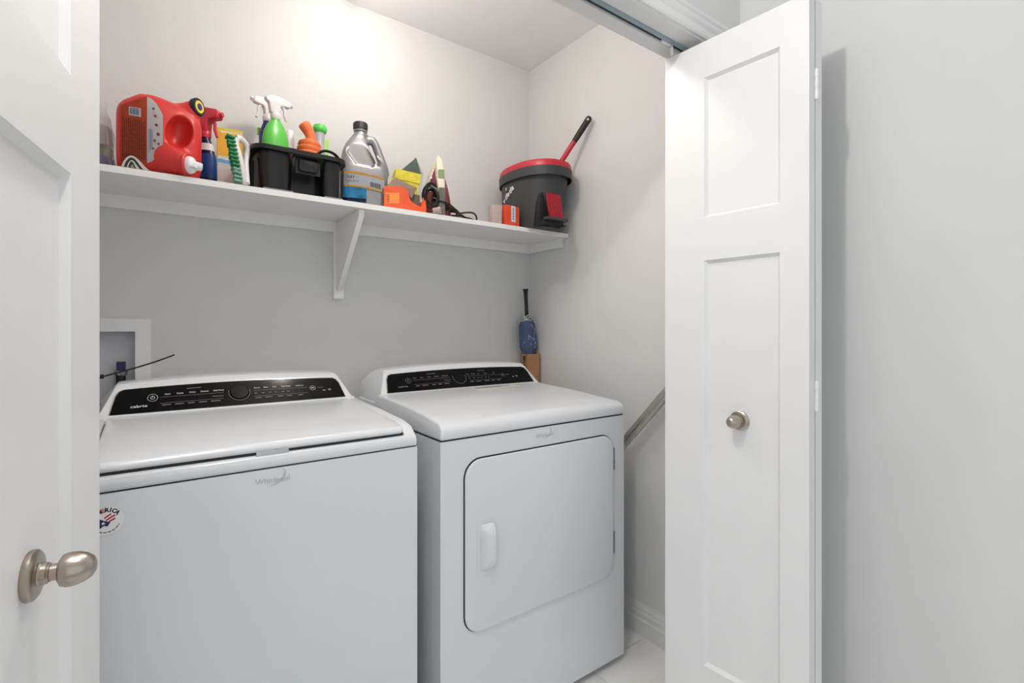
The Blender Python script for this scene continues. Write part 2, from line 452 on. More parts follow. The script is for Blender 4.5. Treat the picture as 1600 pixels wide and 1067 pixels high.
def panel_print(T, pa, xc, hw, n, left, right, name_txt, dim, dial, spots):
    """white lettering on the black panel; s runs along X from the middle, h is 0..1 up the panel"""
    up = Vector((0, CB[0] - CA[0], CB[1] - CA[1]))
    def fr(s, h):
        hh = 0.06 + 0.855 * h; p0 = face_pt(xc, hw, xc + s, hh, 0.0032)
        return frame(p0, face_pt(xc, hw, xc + s + 0.004, hh, 0.0032) - p0, up)
    wb = None; gb = None
    for s, word in left + right:
        wb = text_mesh(word, 0.0066, fr(s, 0.66), 0.0002, bm=wb, sx=0.80)
    wb = text_mesh(name_txt, 0.0120, fr(spots[0], 0.26), 0.0002, bm=wb, sx=1.25)
    T.part('lettering', wb, M_('print_white') if not dim else M_('print_gray'), pa, smooth=0, kind='stuff')
    def bar(s0, s1, h, th, bm):
        k = 6
        for i in range(k):
            a0 = s0 + (s1 - s0) * i / k; a1 = s0 + (s1 - s0) * (i + 1) / k
            b_ = prism([(-(a1 - a0) / 2, -th / 2), ((a1 - a0) / 2, -th / 2), ((a1 - a0) / 2, th / 2), (-(a1 - a0) / 2, th / 2)], -0.0001, 0.0002, m=fr((a0 + a1) / 2, h))
            bm = merge(bm, b_)
        return bm
    for s0, s1 in ((dial - 0.195, dial - 0.042), (dial + 0.038, dial + 0.195)):
        gb = bar(s0, s1, 0.55, 0.0007, gb); gb = bar(s0, s1, 0.31, 0.0007, gb)
        k = 0
        x = s0 + 0.004
        while x < s1 - 0.015:
            wdt = random.choice((0.016, 0.020, 0.024)); gb = bar(x, min(x + wdt, s1), 0.235, 0.0022, gb); x += wdt + random.choice((0.010, 0.016))
    gb = bar(dial - 0.133, dial - 0.098, 0.83, 0.0016, gb); gb = bar(dial + 0.092, dial + 0.125, 0.83, 0.0016, gb)
    gb = bar(dial - 0.070, dial - 0.042, 0.42, 0.0014, gb)
    for x in (0.040, 0.060, 0.080, 0.096, 0.116, 0.132): gb = bar(dial + x, dial + x + 0.008, 0.43, 0.0018, gb)
    T.part('fine_print', gb, M_('print_gray'), pa, smooth=0, kind='stuff')
    def ring(s, h, r, th, bm=None, mt=None):
        m_ = fr(s, h); b_ = bmesh.new(); N = 40
        vo = [b_.verts.new(m_ @ Vector((r * math.cos(2*PI*i/N), r * math.sin(2*PI*i/N), 0.0003))) for i in range(N)]
        vi = [b_.verts.new(m_ @ Vector(((r - th) * math.cos(2*PI*i/N), (r - th) * math.sin(2*PI*i/N), 0.0003))) for i in range(N)]
        for i in range(N): b_.faces.new((vo[i], vo[(i+1) % N], vi[(i+1) % N], vi[i]))
        return merge(bm, b_)
    T.part('dial', lathe([(0.0, 0.0), (0.0255, 0.0), (0.0255, 0.0022), (0.0235, 0.0036), (0.0, 0.0036)], 40, fr(dial, 0.52)), M_('panel_black'), pa)
    rb = ring(dial, 0.52, 0.0290, 0.0012); T.part('dial_ring', rb, M_('print_gray'), pa, smooth=0)
    rb = ring(spots[1], 0.56, 0.0118, 0.0007); rb = ring(spots[1], 0.56, 0.0052, 0.0010, rb)
    rb = merge(rb, prism([(-0.0006, 0.001), (0.0006, 0.001), (0.0006, 0.006), (-0.0006, 0.006)], 0.0003, 0.0006, m=fr(spots[1], 0.56)))
    T.part('power_button', rb, M_('print_white') if not dim else M_('print_gray'), pa, smooth=0)
    rb = ring(spots[2], 0.52, 0.0085, 0.0007)
    for k in (-1, 1): rb = merge(rb, prism([(-0.0014, -0.0028), (0.0022, 0), (-0.0014, 0.0028)], 0.0002, 0.0005, m=fr(spots[2] + k * 0.0022, 0.52)))
    T.part('start_button', rb, M_('print_white') if not dim else M_('print_gray'), pa, smooth=0)
    rb = bar(spots[2] + 0.014, spots[2] + 0.032, 0.53, 0.0014, None)
    rb = merge(rb, prism(rrect(-0.005, 0.005, -0.002, 0.002, 0.0015, 3), 0.0001, 0.0003, m=fr(spots[3], 0.38)))
    rb = merge(rb, prism(rrect(-0.0045, 0.0045, -0.0025, 0.0035, 0.002, 3), 0.0001, 0.0003, m=fr(spots[3] + 0.018, 0.40)))
    T.part('indicator', rb, M_('print_gray'), pa, smooth=0)

def whirl_logo(T, x, y, z, parent):
    """raised maker's name with a swirl through it"""
    m = frame((x, y, z), (1, 0, 0), (0, 0, 1))
    b = text_mesh('Whirlpool', 0.0172, m, 0.0007, sx=0.98)
    pts = [Vector((0.022 * math.cos(a) * 1.0 + 0.004, 0.0115 * math.sin(a), 0)) for a in [PI * (1.12 + 1.0 * k / 22) for k in range(23)]]
    rot = Matrix.Rotation(math.radians(38), 4, 'Z')
    pts = [m @ (rot @ p + Vector((0.003, 0.003, 0.0005))) for p in pts]
    b = tube(pts, [0.0003 + 0.0012 * math.sin(PI * k / 22) for k in range(23)], 6, b)
    T.part('logo', b, M_('appliance_emboss'), parent, smooth=0)

def machine_feet(T, x0, x1, y0, y1):
    for x in (x0 + 0.05, x1 - 0.05):
        for y in (y0 + 0.05, y1 - 0.05):
            T.part('foot', lathe([(0.016, 0.0), (0.018, 0.004), (0.018, 0.012), (0.007, 0.014), (0.007, 0.03)], 16, Matrix.Translation((x, y, 0))), M_('gap_dark'))

# --- washer
WX0, WX1 = -0.126, 0.567; wc = (WX0 + WX1) / 2; whw = (WX1 - WX0) / 2
T = Thing('washing_machine', 'white top loading washing machine with a flag sticker on its front', 'washing machine', (wc, 1.5, 0))
T.part('cabinet', box(WX0 + 0.004, WX1 - 0.004, FY + 0.02, 1.86, 0.024, MZ - 0.003, 0.003, 2), M_('appliance'))
fp = T.part('front_panel', box(WX0, WX1, FY, FY + 0.045, 0.024, MZ - 0.0025, 0.006, 3), M_('appliance'))
machine_feet(T, WX0, WX1, FY, 1.86)
# deck: frame around the lid
dk = sweep_x(wc, whw, [(FY - 0.002, MZ, 0.0, 0), (FY - 0.002, 0.900, 0.0, 0), (FY + 0.004, 0.910, 0.0, 0), (FY + 0.030, 0.9135, 0.0, 0), (1.66, 0.932, 0.0, 0), (1.66, 0.96, 0.01, 0), (1.70, 0.96, 0.01, 0), (1.70, MZ, 0.0, 0)], 2, 0.006, 3)
do = T.part('top_deck', dk, M_('appliance'))
for sx in (-1, 1):
    xa, xb = (WX0 + 0.001, WX0 + 0.033) if sx < 0 else (WX1 - 0.033, WX1 - 0.001)
    r_ = prism([(FY + 0.000, 0.892), (FY + 0.008, 0.912), (FY + 0.030, 0.929), (FY + 0.075, 0.9375), (1.45, 0.946), (1.665, 0.953), (1.665, 0.90), (FY, 0.885)], xa, xb, 0.007, 3, Matrix(((0,0,1,0),(1,0,0,0),(0,1,0,0),(0,0,0,1))))
    T.part('deck_rail', r_, M_('appliance'), do)
ld = sweep_x(wc, whw - 0.036, [(FY + 0.006, 0.916, 0.004, 0.0), (FY + 0.004, 0.924, 0.002, 0.0015), (FY + 0.012, 0.934, 0.0, 0.002), (FY + 0.09, 0.941, 0, 0.003), (1.45, 0.948, 0, 0.003), (1.62, 0.9535, 0, 0.002), (1.664, 0.956, 0, 0.001), (1.664, 0.938, 0, 0), (FY + 0.03, 0.918, 0.004, 0)], 20, 0.004, 3)
lo = T.part('lid', ld, M_('appliance'))
T.part('lid_gap_shade', box(WX0 + 0.036, wc - 0.033, FY + 0.0085, FY + 0.02, 0.9095, 0.9175), M_('gap_dark'), do)  # solid dark strips painted in for the shadow under the lid's lip
T.part('lid_gap_shade', box(wc + 0.033, WX1 - 0.036, FY + 0.0085, FY + 0.02, 0.9095, 0.9175), M_('gap_dark'), do)
T.part('lid_grip', box(wc - 0.033, wc + 0.033, FY + 0.0035, FY + 0.02, 0.908, 0.9185, 0.002, 2), M_('appliance_emboss'), lo)
T.part('seam', box(WX0 + 0.003, WX1 - 0.003, FY + 0.004, FY + 0.03, MZ - 0.004, MZ + 0.001), M_('gap_dark'), fp)
co, pa, n = console(T, wc, whw, M_('appliance'))
panel_print(T, pa, wc, whw, n, [(-0.1805, 'Mixed'), (-0.1515, 'Casuals'), (-0.1215, 'Whites'), (-0.0915, 'Delicates'), (-0.0560, 'Bulky/Sheets')],
            [(0.0455, 'Normal'), (0.070, 'Rinse'), (0.094, 'Cold'), (0.1285, 'Deep Water'), (0.1685, 'Cold/Cool')], 'cabrio', False, -0.0025, (-0.2445, -0.2145, 0.2085, 0.2425))
whirl_logo(T, wc, FY - 0.0003, 0.853, fp)
# round sticker
mat('sticker_white', (232, 232, 232), 0.4); mat('sticker_red', (176, 44, 48), 0.4); mat('sticker_navy', (32, 40, 78), 0.4); mat('sticker_black', (28, 28, 32), 0.5); mat('sticker_orange', (196, 84, 52), 0.5)
sm = frame((-0.0660, FY - 0.0002, 0.827), (1, 0, 0), (0, 0, 1)); SR = 0.0265
st = T.part('sticker', lathe([(0.0, 0.0), (SR, 0.0), (SR, 0.0005), (0.0, 0.0005)], 40, sm), M_('sticker_white'), fp, label='round white sticker with a flag and the word AMERICA')
lb = None; eb = None
for k, ch in enumerate('AMERICA'):
    a = math.radians(137 - 16 * k)
    m2 = sm @ Matrix.Rotation(a - PI/2, 4, 'Z') @ Matrix.Translation((0, SR * 0.79, 0.0006))
    if ch == 'E': eb = text_mesh(ch, 0.0108, m2, 0.0001, bm=eb, bold=0.0005)
    else: lb = text_mesh(ch, 0.0108, m2, 0.0001, bm=lb, bold=0.0005)
for k in range(30):
    a = math.radians(200 + 4.6 * k); m2 = sm @ Matrix.Translation((0.0205 * math.cos(a), 0.0205 * math.sin(a), 0.0006)) @ Matrix.Rotation(a, 4, 'Z')
    if k % 4: lb = merge(lb, prism([(-0.001, -0.0007), (0.001, -0.0007), (0.001, 0.0007), (-0.001, 0.0007)], 0, 0.0001, m=m2))
T.part('sticker_lettering', lb, M_('sticker_black'), st, smooth=0); T.part('sticker_letter', eb, M_('sticker_orange'), st, smooth=0)
rb = None
for k in range(3):
    y0 = 0.0085 - 0.0062 * k
    pts = [(x / 1000, y0 + 0.0028 * math.sin(x / 14 * 1.6) + x / 1000 * 0.35) for x in range(-9, 15, 2)]
    pts = [(x, y) for x, y in pts if x * x + y * y < 0.0165 ** 2 and (x + 0.004 > 0.010 * max(0, (0.004 - y)) / 0.01)]
    if len(pts) > 2:
        poly = [(x, y - 0.0017) for x, y in pts] + [(x, y + 0.0017) for x, y in reversed(pts)]
        rb = prism(poly, 0.0005, 0.0008, m=sm, bm=rb)
T.part('sticker_stripes', rb, M_('sticker_red'), st, smooth=0)
nb = prism([(-0.0155, 0.003), (-0.009, 0.0055), (-0.001, 0.0005), (0.006, -0.002), (0.002, -0.0095), (-0.004, -0.0075), (-0.009, -0.0118), (-0.0145, -0.006)], 0.0005, 0.0010, m=sm)
T.part('sticker_canton', nb, M_('sticker_navy'), st, smooth=0)
star = [((0.0036 if k % 2 == 0 else 0.0015) * math.sin(2*PI*k/10) - 0.0045, (0.0036 if k % 2 == 0 else 0.0015) * math.cos(2*PI*k/10) - 0.0028) for k in range(10)]
T.part('sticker_star', prism(star, 0.0010, 0.0012, m=sm), M_('sticker_white'), st, smooth=0)

# --- dryer
DX0, DX1 = 0.635, 1.371; dc = (DX0 + DX1) / 2; dhw = (DX1 - DX0) / 2
T = Thing('clothes_dryer', 'white front loading clothes dryer with a rounded door', 'dryer', (dc, 1.5, 0))
T.part('cabinet', box(DX0, DX1, FY + 0.046, 1.86, 0.024, MZ - 0.003, 0.003, 2), M_('appliance'))
# front panel with a rounded opening for the door
DZa, DZb, DXa, DXb = 0.325, 0.821, 0.707, 1.311
fp = T.part('front_panel', box(DX0, DX1, FY, FY + 0.0445, 0.024, MZ - 0.0025, 0.007, 3), M_('appliance'))
machine_feet(T, DX0, DX1, FY, 1.86)
MX = Matrix(((1,0,0,0),(0,0,-1,0),(0,1,0,0),(0,0,0,1)))      # local xy -> world XZ, depth along -Y
T.part('door_gap', prism(rrect(DXa, DXb, DZa, DZb, 0.055, 8), -FY + 0.0002, -FY + 0.0012, m=MX), M_('gap_dark'), fp, smooth=0)
dr = T.part('door', prism(rrect(DXa + 0.0028, DXb - 0.002, DZa + 0.002, DZb - 0.0034, 0.053, 8), -FY, -FY + 0.0085, 0.004, 3, MX), M_('appliance'))
# handle: raised scoop, open towards the hinge side
hl = [ [Vector((x, y, z)) for x, y in pr] for z, pr in [] ]
hb = prism(rrect(0.752, 0.802, 0.488, 0.640, 0.016, 5), -FY + 0.006, -FY + 0.012, 0.002, 2, MX)
T.part('handle_plate', prism(rrect(0.746, 0.808, 0.480, 0.646, 0.016, 5), -FY + 0.0080, -FY + 0.0095, 0.0006, 1, MX), M_('appliance'), dr)
loops = []
for k in range(9):
    z = 0.500 + 0.130 * k / 8; e = 1 - (abs(k - 4) / 4) ** 6 * 0.55
    d_ = 0.026 * e
    loops.append([Vector((0.754, FY - 0.008, z)), Vector((0.800, FY - 0.008, z)), Vector((0.801, FY - 0.008 - d_ * 0.9, z)), Vector((0.792, FY - 0.008 - d_, z)), Vector((0.768, FY - 0.008 - d_ * 0.72, z))])
hb = loft(loops); bmesh.ops.recalc_face_normals(hb, faces=hb.faces)
T.part('handle', bevel(hb, 0.004, 3, 35), M_('appliance'), dr)
for z0, z1 in ((0.400, 0.478), (0.692, 0.770)):
    hb = box(DXb - 0.005, DXb + 0.0035, FY - 0.006, FY + 0.002, z0, z1, 0.001, 1)
    for k in range(4): lathe([(0.0038, z0 + 0.002 + k * 0.0195), (0.0038, z0 + 0.0175 + k * 0.0195)], 12, Matrix.Translation((DXb - 0.0005, FY - 0.006, 0)), bm=hb)
    T.part('hinge', hb, M_('hinge_gray'), dr)
# top with soft edges, rising a little to the console
tp = sweep_x(dc, dhw + 0.001, [(FY - 0.004, MZ + 0.0015, 0.0, 0), (FY - 0.004, 0.906, 0.0, 0), (FY + 0.002, 0.918, 0.002, 0), (FY + 0.018, 0.9275, 0.006, 0.002), (FY + 0.10, 0.935, 0.012, 0.004), (1.45, 0.946, 0.012, 0.005), (1.60, 0.952, 0.012, 0.004), (1.668, 0.956, 0.012, 0.001), (1.69, 0.957, 0.012, 0), (1.69, 0.93, 0.0, 0), (1.862, 0.93, 0.0, 0), (1.862, MZ + 0.0015, 0.0, 0)], 24, 0.007, 3)
to = T.part('top', tp, M_('appliance'))
T.part('seam', box(DX0 + 0.003, DX1 - 0.003, FY + 0.004, 1.85, MZ - 0.004, MZ + 0.003), M_('gap_dark'), fp)
co, pa, n = console(T, dc, dhw, M_('appliance'))
panel_print(T, pa, dc, dhw, n, [(-0.211, 'Mixed'), (-0.182, 'Heavy'), (-0.152, 'Towels'), (-0.121, 'Delicates'), (-0.085, 'Bulky/Sheets')],
            [(0.018, 'More'), (0.043, 'Normal'), (0.067, 'Less'), (0.100, 'Energy'), (0.141, 'Cycle')], 'cabrio', True, -0.024, (-0.265, -0.238, 0.183, 0.232))
whirl_logo(T, dc, FY - 0.0003, 0.853, fp)
# caution label on the top behind the middle
mat('label_clear', (222, 220, 208), 0.35, var=0.03)
tz = 0.9595
cl = T.part('caution_label', box(0.995, 1.205, 1.575, 1.640, 0.9555, 0.9567), M_('label_clear'), to)
me_l = cl.data
cb = None
for k in range(2): cb = box(1.01, 1.18 - 0.05 * k, 1.628 - 0.014 * k, 1.636 - 0.014 * k, 0.9566, 0.9570, bm=cb)
T.part('label_print', cb, M_('print_gray'), cl, smooth=0)

# ------------------------------------------------------------------ outlet box, hose, cable tie
T = Thing('outlet_box', 'white framed recessed outlet box on the back wall behind the washer', 'outlet box', (-0.13, YB, 0.95))
b = None
F = 0.041
for x0, x1, z0, z1 in ((BX0 - F, BX1 + F, BZ1, BZ1 + F), (BX0 - F, BX1 + F, BZ0 - F, BZ0), (BX0 - F, BX0, BZ0, BZ1), (BX1, BX1 + F, BZ0, BZ1)):
    b = box(x0, x1, YB - 0.006, YB - 0.0005, z0, z1, bm=b)
bmesh.ops.remove_doubles(b, verts=b.verts, dist=0.0001)
T.part('frame', b, M_('plastic_white'), smooth=0)
mat('box_gray', (226, 226, 232), 0.22, var=0.02)
b = box(BX0, BX1, YB + 0.050, YB + 0.054, BZ0, BZ1)
box(BX0 - 0.004, BX0, YB, YB + 0.08, BZ0, BZ1, bm=b); box(BX1, BX1 + 0.004, YB, YB + 0.08, BZ0, BZ1, bm=b)
box(BX0, BX1, YB, YB + 0.08, BZ1, BZ1 + 0.004, bm=b); box(BX0, BX1, YB, YB + 0.08, BZ0 - 0.004, BZ0, bm=b)
T.part('recess', b, M_('box_gray'), smooth=0)
mat('valve_blue', (34, 40, 92), 0.4); mat('rubber_black', (22, 20, 22), 0.5, var=0.1)
vx, vy = -0.074, YB + 0.012
T.part('valve_handle', box(vx - 0.011, vx + 0.012, vy - 0.012, vy + 0.01, 1.058, 1.083, 0.003, 2), M_('valve_blue'))
vb = lathe([(0.016, 1.040), (0.017, 1.044), (0.017, 1.055), (0.012, 1.058)], 24, Matrix.Translation((vx, vy, 0)))
T.part('valve_body', vb, M_('chrome'))
vb = tube([(vx, vy + 0.006, 1.05), (vx, YB + 0.050, 1.05)], 0.008, 12); T.part('valve_pipe', vb, M_('chrome'))
hp = smooth_path([(vx, vy, 1.053), (vx, vy - 0.003, 1.02), (vx + 0.001, vy - 0.02, 0.97), (vx + 0.01, YB - 0.050, 0.90), (vx + 0.03, YB - 0.055, 0.75), (vx + 0.06, YB - 0.055, 0.5), (vx + 0.1, YB - 0.06, 0.3)], 5)
tag(place('water_hose', mesh_of(tube(hp, 0.0125, 14), 'water_hose'), M_('rubber_black')), 'black rubber water hose hanging from the blue valve behind the washer', 'hose')
hp = smooth_path([(-0.19, vy, 1.052), (-0.185, vy - 0.02, 1.01), (-0.165, YB - 0.06, 0.985), (-0.137, YB - 0.075, 0.95), (-0.14, YB - 0.075, 0.85), (-0.15, YB - 0.07, 0.5)], 6)
T2 = Thing('drain_hose', 'thick dark drain hose at the left behind the washer, tied with a cable tie', 'hose', (-0.137, YB - 0.075, 0.5))
T2.part('tube', tube(hp, 0.014, 14), M_('rubber_black'))
tp_ = [Vector((-0.1315, 1.900, 1.036)), Vector((-0.112, 1.893, 1.046)), Vector((-0.060, 1.905, 1.060)), Vector((0.005, 1.92, 1.080)), Vector((0.064, 1.93, 1.103))]
tb = tube(smooth_path(tp_, 5), 0.0025, 6)
T2.part('cable_tie', tb, M_('rubber_black'))
T2.part('tie_head', box(-0.1185, -0.110, 1.888, 1.898, 1.040, 1.052, 0.001, 1), M_('rubber_black'))

# ------------------------------------------------------------------ pole leaning along the right wall
T = Thing('extension_pole', 'grey metal twin tube pole leaning on the right wall beside the dryer', 'pole', (1.40, 1.925, 0.0))
A = Vector((1.400, 1.915, 0.020)); B = Vector((1.515, 1.012, 1.078))
d = (B - A).normalized(); side = Vector((0, d.z, -d.y)).normalized()
T.part('tube', tube([A + side * -0.0105, B + side * -0.0105], 0.0105, 16), M_('pole_gray'))
T.part('tube', tube([A + side * 0.0095, B + side * 0.0095], 0.0088, 16), M_('pole_gray'))
T.part('groove_strip', tube([A + Vector((-0.0065, 0, 0)), B + Vector((-0.0065, 0, 0))], 0.0028, 8), M_('chrome'))
T.part('end_cap', tube([A - d * 0.012, A + d * 0.03], 0.023, 16), M_('rubber_black'))
T.part('end_cap', tube([B - d * 0.03, B + d * 0.006], 0.023, 16), M_('rubber_black'))

# ------------------------------------------------------------------ carton and umbrella in the corner
mat('cardboard', (176, 128, 92), 0.8, var=0.06, scale=25, bump=0.05); mat('cardboard_ink', (60, 42, 34), 0.8)
T = Thing('tall_carton', 'tall narrow brown cardboard carton standing behind the dryer', 'carton', (1.499, 1.905, 0), rz=math.radians(-6), world=False)
hw_, hd_ = 0.037, 0.030; H_ = 1.063
b = None
for x0, x1, y0, y1 in ((-hw_, hw_, -hd_, -hd_ + 0.003), (-hw_, hw_, hd_ - 0.003, hd_), (-hw_, -hw_ + 0.003, -hd_, hd_), (hw_ - 0.003, hw_, -hd_, hd_)):
    b = box(x0, x1, y0, y1, 0, H_, bm=b)
box(-hw_, hw_, -hd_, hd_, 0, 0.003, bm=b); box(-hw_ + 0.003, hw_ - 0.003, -hd_ + 0.003, hd_ - 0.003, 0.545, 0.548, bm=b)
bmesh.ops.remove_doubles(b, verts=b.verts, dist=0.00001)
cbx = T.part('box', b, M_('cardboard'), smooth=0)
ml = frame((-hw_ - 0.0003, 0.0, 0), (0, -1, 0), (0, 0, 1))
b = prism([(-0.006, 1.030), (0.016, 1.030), (0.016, 1.054), (-0.006, 1.054)], 0, 0.0003, m=ml)
for k in range(4): prism([(-0.010 + 0.003 * (k % 2), 1.020 - 0.013 * k), (0.018, 1.020 - 0.013 * k), (0.018, 1.026 - 0.013 * k), (-0.010 + 0.003 * (k % 2), 1.026 - 0.013 * k)], 0, 0.0003, m=ml, bm=b)
T.part('printing', b, M_('cardboard_ink'), cbx, smooth=0, kind='stuff')
mat('umbrella_blue', (74, 88, 122), 0.75, var=0.10, scale=14, bump=0.08, bscale=300); mat('umbrella_print', (205, 215, 228), 0.7); mat('strap_pale', (196, 196, 188), 0.7, var=0.05)
T = Thing('umbrella', 'closed blue umbrella with white star pattern and black handle, upside down', 'umbrella', (1.5215, 1.908, 0.552), world=False, rot=(math.radians(-0.5), math.radians(-3.0), 0))
loops = []
NS = 64
ub = [(0.000, 0.004, 0), (0.02, 0.012, 0.1), (0.20, 0.022, 0.2), (0.42, 0.031, 0.2), (0.515, 0.037, 0.22), (0.530, 0.0425, 0.24), (0.56, 0.0435, 0.26), (0.60, 0.0425, 0.28), (0.655, 0.041, 0.30), (0.672, 0.029, 0.3), (0.684, 0.018, 0.2), (0.690, 0.008, 0)]
def umb_r(z, a):
    for (z0, r0, f0), (z1, r1, f1) in zip(ub, ub[1:]):
        if z0 <= z <= z1:
            t = (z - z0) / (z1 - z0); r = r0 + (r1 - r0) * t; f = f0 + (f1 - f0) * t; break
    lim = 1.0 if z > 0.52 else 0.86
    return lim * r * (1 - f * 0.5 + f * 0.5 * abs(math.sin(4 * a + z * 9)) ) * (1 + 0.05 * math.sin(3 * a + z * 30))
zs = [0, 0.02, 0.1, 0.2, 0.3, 0.4, 0.44, 0.47, 0.5, 0.52, 0.54, 0.56, 0.58, 0.60, 0.62, 0.64, 0.655, 0.665, 0.672, 0.684, 0.690]
for z in zs: loops.append([Vector((umb_r(z, 2*PI*k/NS) * math.cos(2*PI*k/NS), umb_r(z, 2*PI*k/NS) * math.sin(2*PI*k/NS), z)) for k in range(NS)])
cn = T.part('canopy', loft(loops), M_('umbrella_blue'), smooth=60)
dots = [(-2.05, 0.600, 3.2), (-2.10, 0.588, 3.0), (-1.45, 0.583, 3.4), (-1.20, 0.565, 3.0), (-1.9, 0.560, 1.8), (-1.30, 0.543, 3.0), (-1.0, 0.55, 2.0), (-1.75, 0.653, 1.8), (-1.15, 0.628, 2.0), (-2.7, 0.57, 2.5), (-0.4, 0.6, 2.5)]
def upt(a, z, off=0.0006): r = umb_r(z, a) + off; return Vector((r * math.cos(a), r * math.sin(a), z))
b = None
for a, z, r in dots:
    p = upt(a, z); b = lathe([(0.0, 0.0), (r / 1000, 0.0), (r / 1000, 0.0006), (0, 0.0006)], 10, axis(p, (math.cos(a), math.sin(a), 0)), bm=b)
for i, j in ((0, 2), (1, 0), (2, 3), (3, 5), (2, 8), (7, 8), (3, 6)):
    (a0, z0, _), (a1, z1, _) = dots[i], dots[j]
    b = tube([upt(a0 + (a1 - a0) * k / 8, z0 + (z1 - z0) * k / 8, 0.0006) for k in range(9)], 0.0005, 5, b)
T.part('star_print', b, M_('umbrella_print'), cn, smooth=0, kind='stuff')
b = None
for k in range(4):
    z = 0.672 + 0.008 * k; r = 0.024 - 0.0045 * k
    b = tube([Vector((r * math.cos(t) * 1.05, r * math.sin(t), z + 0.005 * math.sin(2 * t + k * 1.3))) for t in [2*PI*i/20 for i in range(21)]], 0.0036, 8, b)
T.part('wrist_cord', b, M_('strap_pale'))
T.part('handle', lathe([(0.006, 0.68), (0.0095, 0.70), (0.0085, 0.73), (0.0095, 0.80), (0.0105, 0.812), (0.0135, 0.824), (0.014, 0.828), (0.0, 0.829)], 20), M_('rubber_black'))
T.part('shaft', lathe([(0.0035, 0.0), (0.0035, 0.69)], 10), M_('pole_gray'))

# ------------------------------------------------------------------ things on the shelf
mat('red_plastic', (214, 52, 48), 0.36, var=0.03); mat('label_orange', (205, 78, 44), 0.45, var=0.04); mat('label_white', (225, 225, 228), 0.45, var=0.02)
mat('ink_dark', (84, 44, 34), 0.6); mat('ink_blue', (96, 110, 160), 0.6); mat('cap_black', (24, 26, 36), 0.4); mat('cap_yellow', (236, 214, 56), 0.4); mat('cap_blue', (40, 48, 140), 0.4)
mat('white_plastic', (240, 240, 240), 0.35, var=0.01)
# --- red detergent jug lying on its side with a press tap; local frame: x along the jug towards its spouts, y depth, z up
S = SZ
T = Thing('detergent_jug', 'large red detergent jug lying on its side with white press tap', 'detergent jug', (0, 1.752, S + 0.0005), world=False)
def yz(x, zc, hz, hy, n=3.2, seg=36, yc=0.0): return [Vector((x, yc + q.x, zc + q.y)) for q in [Vector((p.x, p.y)) for p in sell(0, 0, hy, hz, 0, n, seg)]]
body = loft([yz(-0.118, .092, .076, .050), yz(-0.112, .096, .088, .060), yz(-0.100, .100, .097, .064), yz(-0.060, .112, .111, .066), yz(-0.03, .114, .1135, .066), yz(0.00, .112, .112, .065), yz(0.040, .108, .107, .062), yz(0.085, .102, .099, .052), yz(0.102, .100, .088, .040), yz(0.108, .10, .07, .03)])
nk1 = tube([(0.02, 0.0, .165), (0.075, -0.010, .200), (0.092, -0.024, .2165)], [.055, .034, .026], 24)
nk2 = tube([(-0.02, -0.004, .060), (0.028, -0.036, .048), (0.062, -0.058, .0350)], [.060, .047, .0325], 24)
dent = [lathe([(max(0.0006, 0.0335 * math.cos(a_)), 0.034 * math.sin(a_)) for a_ in [-PI/2 + PI * k / 16 for k in range(17)]], 40, Matrix.Translation((0.044, -0.056, .126)) @ Matrix.Rotation(math.radians(20), 4, 'Y') @ Matrix.Diagonal((1.05, 1.30, 1.45, 1)))]
T.part('bottle', organic([body, nk1, nk2], dent, 0.0036, 14, 0.5, 'bottle'), M_('red_plastic'))
cm = axis((0.088, -0.022, .2165), (0.66, -0.70, 0.04)) @ Matrix.Diagonal((1.2, 1.2, 1.0, 1))
cp = T.part('fill_cap', lathe([(0.0, 0.0), (0.0205, 0.0), (0.0215, 0.003), (0.0215, 0.016), (0.0195, 0.019), (0.0, 0.019)], 28, cm), M_('cap_black'))
T.part('cap_disc', lathe([(0.0, 0.019), (0.0148, 0.019), (0.0148, 0.0198), (0.0, 0.0198)], 28, cm), M_('cap_yellow'), cp)
T.part('cap_button', lathe([(0.0, 0.0198), (0.0085, 0.0198), (0.0085, 0.0206), (0.0, 0.0206)], 24, cm), M_('cap_blue'), cp)
tm = axis((0.058, -0.056, .0350), (0.80, -0.58, -0.06))
T.part('tap_collar', lathe([(0.031, -0.008), (0.033, -0.004), (0.033, 0.012), (0.030, 0.015), (0, 0.015)], 28, tm), M_('red_plastic'))
tp2 = T.part('tap', lathe([(0.0, 0.012), (0.0245, 0.012), (0.025, 0.018), (0.022, 0.027), (0.015, 0.033), (0.0, 0.035)], 28, tm), M_('white_plastic'))
tb = prism(rrect(-0.022, 0.016, -0.004, 0.004, 0.0038, 4), 0.028, 0.046, 0.0015, 2, tm @ Matrix.Rotation(0.5, 4, 'Z'))
T.part('tap_button', tb, M_('white_plastic'), tp2)
T.part('tap_spout', tube([tm @ Vector((0, 0, 0.028)), tm @ Vector((0.006, -0.002, 0.046)), tm @ Vector((0.010, -0.002, 0.050))], [0.0125, 0.0115, 0.0105], 18), M_('white_plastic'), tp2)
